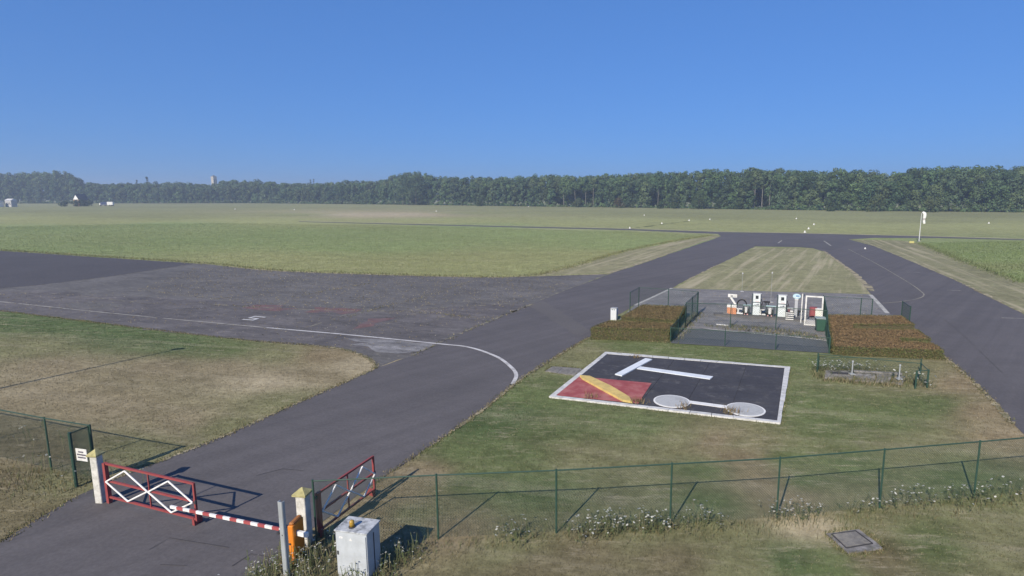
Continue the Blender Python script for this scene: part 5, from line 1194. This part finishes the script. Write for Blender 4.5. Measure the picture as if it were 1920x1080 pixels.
def bin_():
    P = G(1537, 621); s = MPP(P); h = HT(P, 594); r = thing('wheelie_bin', 'green wheeled bin with pale lid in the yard corner', 'bin', P, isl + 0.2)
    gm = mat('green_bin_plastic', (0.04, 0.10, 0.07), 0.5, 0.08, 4)
    a, b = 0.24, 0.32; mb = MB(); z0, z1 = 0.08, h * 0.86
    mb.add([(-a, -a, z0), (a, -a, z0), (a, a, z0), (-a, a, z0), (-b, -b, z1), (b, -b, z1), (b, b, z1), (-b, b, z1)], [(3,2,1,0),(4,5,6,7),(0,1,5,4),(1,2,6,5),(2,3,7,6),(3,0,4,7)]); mb.build('body', gm, r)
    MB().box((0, 0, h * 0.92), (0.7, 0.7, 0.09), bevel=0.03).build('lid', mat('pale_green_lid', (0.30, 0.36, 0.34), 0.45, 0.08, 3), r)
    for sx in (-1, 1): MB().tube([(sx * 0.24 - 0.03, 0.26, 0.1), (sx * 0.24 + 0.03, 0.26, 0.1)], 0.1, 12).build('wheel', M_BLKR, r)
    MB().tube([(-0.26, 0.38, h * 0.85), (0.26, 0.38, h * 0.85)], 0.02, 6).build('handle', gm, r)
bin_()
for px, by, ty, lab in ((1391,547,514,'thin pale pole behind the pad, left of a pair'), (1445,567,513,'thin dark-topped pole behind the pumps, right of a pair')):
    P = G(px, by); h = HT(P, ty); r = thing('slim_pole', lab, 'pole', P, group='slim poles behind the pumps')
    MB().tube([(0, 0, 0), (0, 0, h)], [0.017, 0.014], 8).build('pole', mat('pole_grey', (0.26, 0.27, 0.27), 0.6, 0.1, 3), r)
    MB().box((0, 0, 0.03), (0.3, 0.3, 0.06)).build('footing', M_GREY_CLAD, r); MB().lathe((0, 0, h), [(0.06, 0), (0.07, 0.08), (0.03, 0.16)], 8).build('head', M_GREY_CLAD, r)
def post_box():
    P = G(1150, 600.5); s = MPP(P); w = 11.5 * s; h = HT(P, 578.5); r = thing('post_box', 'small grey metal box on end before the left hedge', 'box', P, isl)
    MB().box((0, w * 0.4, h / 2), (w, w * 0.8, h), bevel=0.015).build('body', mat('pale_box_steel', (0.52, 0.55, 0.57), 0.5, 0.06, 3), r)
    MB().box((0, -0.004, h * 0.45), (w * 0.84, 0.012, h * 0.7)).build('door', MATS['pale_box_steel'], r)
    for x in (-0.2, 0.15): MB().box((w * x, -0.006, h * 0.9), (w * 0.2, 0.012, h * 0.06)).build('slot', M_DKG, r)
    MB().box((0, w * 0.4, h + 0.012), (w * 1.08, w * 0.88, 0.03), bevel=0.008).build('cover', mat('grey_cover', (0.3, 0.31, 0.32), 0.6, 0.1, 4), r)
post_box()
def plank():
    a, b = G(1343, 609.5), G(1366, 611.5); r = thing('white_plank', 'short white plank lying in the yard by the tall fence', 'plank', a); mb = MB()
    mb.box(((a.x + b.x) / 2, (a.y + b.y) / 2, 0.06), ((b - a).length, 0.14, 0.06), math.atan2((b - a).y, (b - a).x), bevel=0.01); mb.build('board', M_WHITE, r, world=True)
plank()

# ------------------------------------------------------------------ wild flowers and tall weeds
M_FLOWER = attr_mat('white_umbels', 0.8, 0.1, 0.2)
def umbels(name, pts, h0, h1, r0=0.02, r1=0.045):
    V = []; K = []
    for p in pts:
        h = random.uniform(h0, h1); lx, ly = random.gauss(0, 0.08), random.gauss(0, 0.08)
        g = np.array(random.choice(GREENS))
        for t0, t1 in ((0, 0.5), (0.5, 1.0)):
            a = np.array([p.x + lx * t0, p.y + ly * t0, h * t0]); b = np.array([p.x + lx * t1, p.y + ly * t1, h * t1])
            w = np.array([0.006, 0.002, 0]); V += [a - w, a + w, b + w, b - w]; K += [g] * 4
        for _ in range(random.randint(2, 4)):                     # leaflets
            z = random.uniform(0.1, 0.7) * h; a = random.uniform(0, 6.28); L = random.uniform(0.05, 0.14); c = np.array([p.x + lx * z / h, p.y + ly * z / h, z]); d = np.array([math.cos(a) * L, math.sin(a) * L, L * 0.4]); e = np.array([-math.sin(a), math.cos(a), 0]) * 0.02
            V += [c, c + d * 0.5 + e, c + d, c + d * 0.5 - e]; K += [g * random.uniform(0.8, 1.2)] * 4
        for _ in range(random.randint(1, 2)):                     # flower heads
            c = np.array([p.x + lx + random.gauss(0, 0.05), p.y + ly + random.gauss(0, 0.05), h + random.uniform(-0.06, 0.03)]); r = random.uniform(r0, r1)
            tl = np.array([random.gauss(0, 0.35), random.gauss(-0.25, 0.3)])
            ring = []
            for k in range(6):
                a = k * math.pi / 3; rr = r * random.uniform(0.75, 1.1); ring.append(c + np.array([math.cos(a) * rr, math.sin(a) * rr, (math.cos(a) * tl[0] + math.sin(a) * tl[1]) * rr]))
            wc = np.array([0.62, 0.62, 0.55]) * random.uniform(0.65, 1.0)
            V += [ring[0], ring[1], ring[2], ring[3], ring[0], ring[3], ring[4], ring[5]]; K += [wc] * 8
    o = np_mesh(name, np.array(V), 4, M_FLOWER, np.array(K)); return finish(o, kind='stuff')
def along(pix, n, spread):
    P = [G(*q) for q in pix]; seg = [(P[i + 1] - P[i]).length for i in range(len(P) - 1)]; out = []
    for _ in range(n):
        i = random.choices(range(len(seg)), seg)[0]; t = random.random(); q = P[i].lerp(P[i + 1], t); out.append(q + Vector((random.gauss(0, spread), random.gauss(0, spread), 0)))
    return out
umbels('fence_wildflowers', along([(930,1012),(1000,1008)], 26, 0.22) + along([(1060,1008),(1130,1000)], 34, 0.2) + along([(1120,1000),(1260,988)], 90, 0.22) + along([(1260,990),(1340,980)], 40, 0.25) + along([(1435,978),(1530,968)], 40, 0.25)
       + along([(1600,960),(1650,955)], 14, 0.2) + along([(1650,955),(1760,940)], 42, 0.25) + along([(1760,945),(1920,930)], 60, 0.3), 0.25, 0.58)
umbels('cabinet_wildflowers', along([(480,1078),(620,1050)], 90, 0.35) + along([(500,1085),(600,1085)], 60, 0.3) + along([(700,1085),(770,1040)], 60, 0.25) + along([(640,1098),(680,1100)], 14, 0.08), 0.2, 0.62, 0.014, 0.032)
umbels('pit_wildflowers', along([(1530,697),(1645,697)], 110, 0.3) + along([(1535,690),(1560,705)], 30, 0.3) + along([(1700,715),(1738,722)], 40, 0.3), 0.25, 0.6, 0.03, 0.07)
umbels('far_wildflowers', along([(150,905),(60,860)], 12, 0.6) + along([(95,800),(60,850)], 8, 0.5), 0.4, 0.7)
umbels('hedge_wildflowers', along([(1185,603),(1215,603)], 16, 0.15), 0.3, 0.7)
tufts('fence_tall_grass', [[(640,1040),(819,1022),(1043,1003),(1257,991),(1456,980),(1648,962),(1828,945),(2000,925)]], 110, 0.16, 0.016, 0.32, GREENS + [(0.22, 0.18, 0.09), (0.16, 0.13, 0.06)], z0=0.0, lean=0.5)
tufts('fence_tall_grass', [[(0,905),(80,905),(160,925)], [(20,880),(120,905)]], 90, 0.20, 0.02, 0.5, GREENS + [(0.22, 0.18, 0.09), (0.17, 0.13, 0.06)], z0=0.0, lean=0.5)
tufts('cabinet_tall_grass', [[(480,1082),(560,1060),(620,1048)], [(520,1095),(620,1080)], [(690,1095),(740,1060),(790,1030)], [(640,1100),(690,1102)], [(590,1045),(600,1010)]], 190, 0.30, 0.016, 0.26, GREENS + [(0.22, 0.2, 0.1)], z0=0.0, lean=0.5)
tufts('pit_tall_grass', [[(1600,708),(1605,717)], [(1640,709),(1690,713)], [(1560,712),(1690,718)], [(1535,695),(1650,698)], [(1700,716),(1738,724)], [(1546,713),(1692,724)], [(1530,700),(1545,712)]], 150, 0.22, 0.03, 0.2, GREENS + STRAWS[:2], z0=0.0)

# ------------------------------------------------------------------ air
def haze():
    mb = MB(); mb.box((0, 1950, 27), (11600, 4500, 58)); 
    m = bpy.data.materials.new('haze_air'); m.use_nodes = True; n, l = m.node_tree.nodes, m.node_tree.links
    n.remove(n['Principled BSDF']); v = n.new('ShaderNodeVolumePrincipled'); v.inputs['Color'].default_value = (0.72, 0.84, 1.0, 1); v.inputs['Density'].default_value = HAZE_D; v.inputs['Anisotropy'].default_value = 0.2
    l.new(v.outputs[0], n['Material Output'].inputs['Volume'])
    finish(mb.build('haze', m), kind='stuff')
HAZE_D = 0.00048
haze()
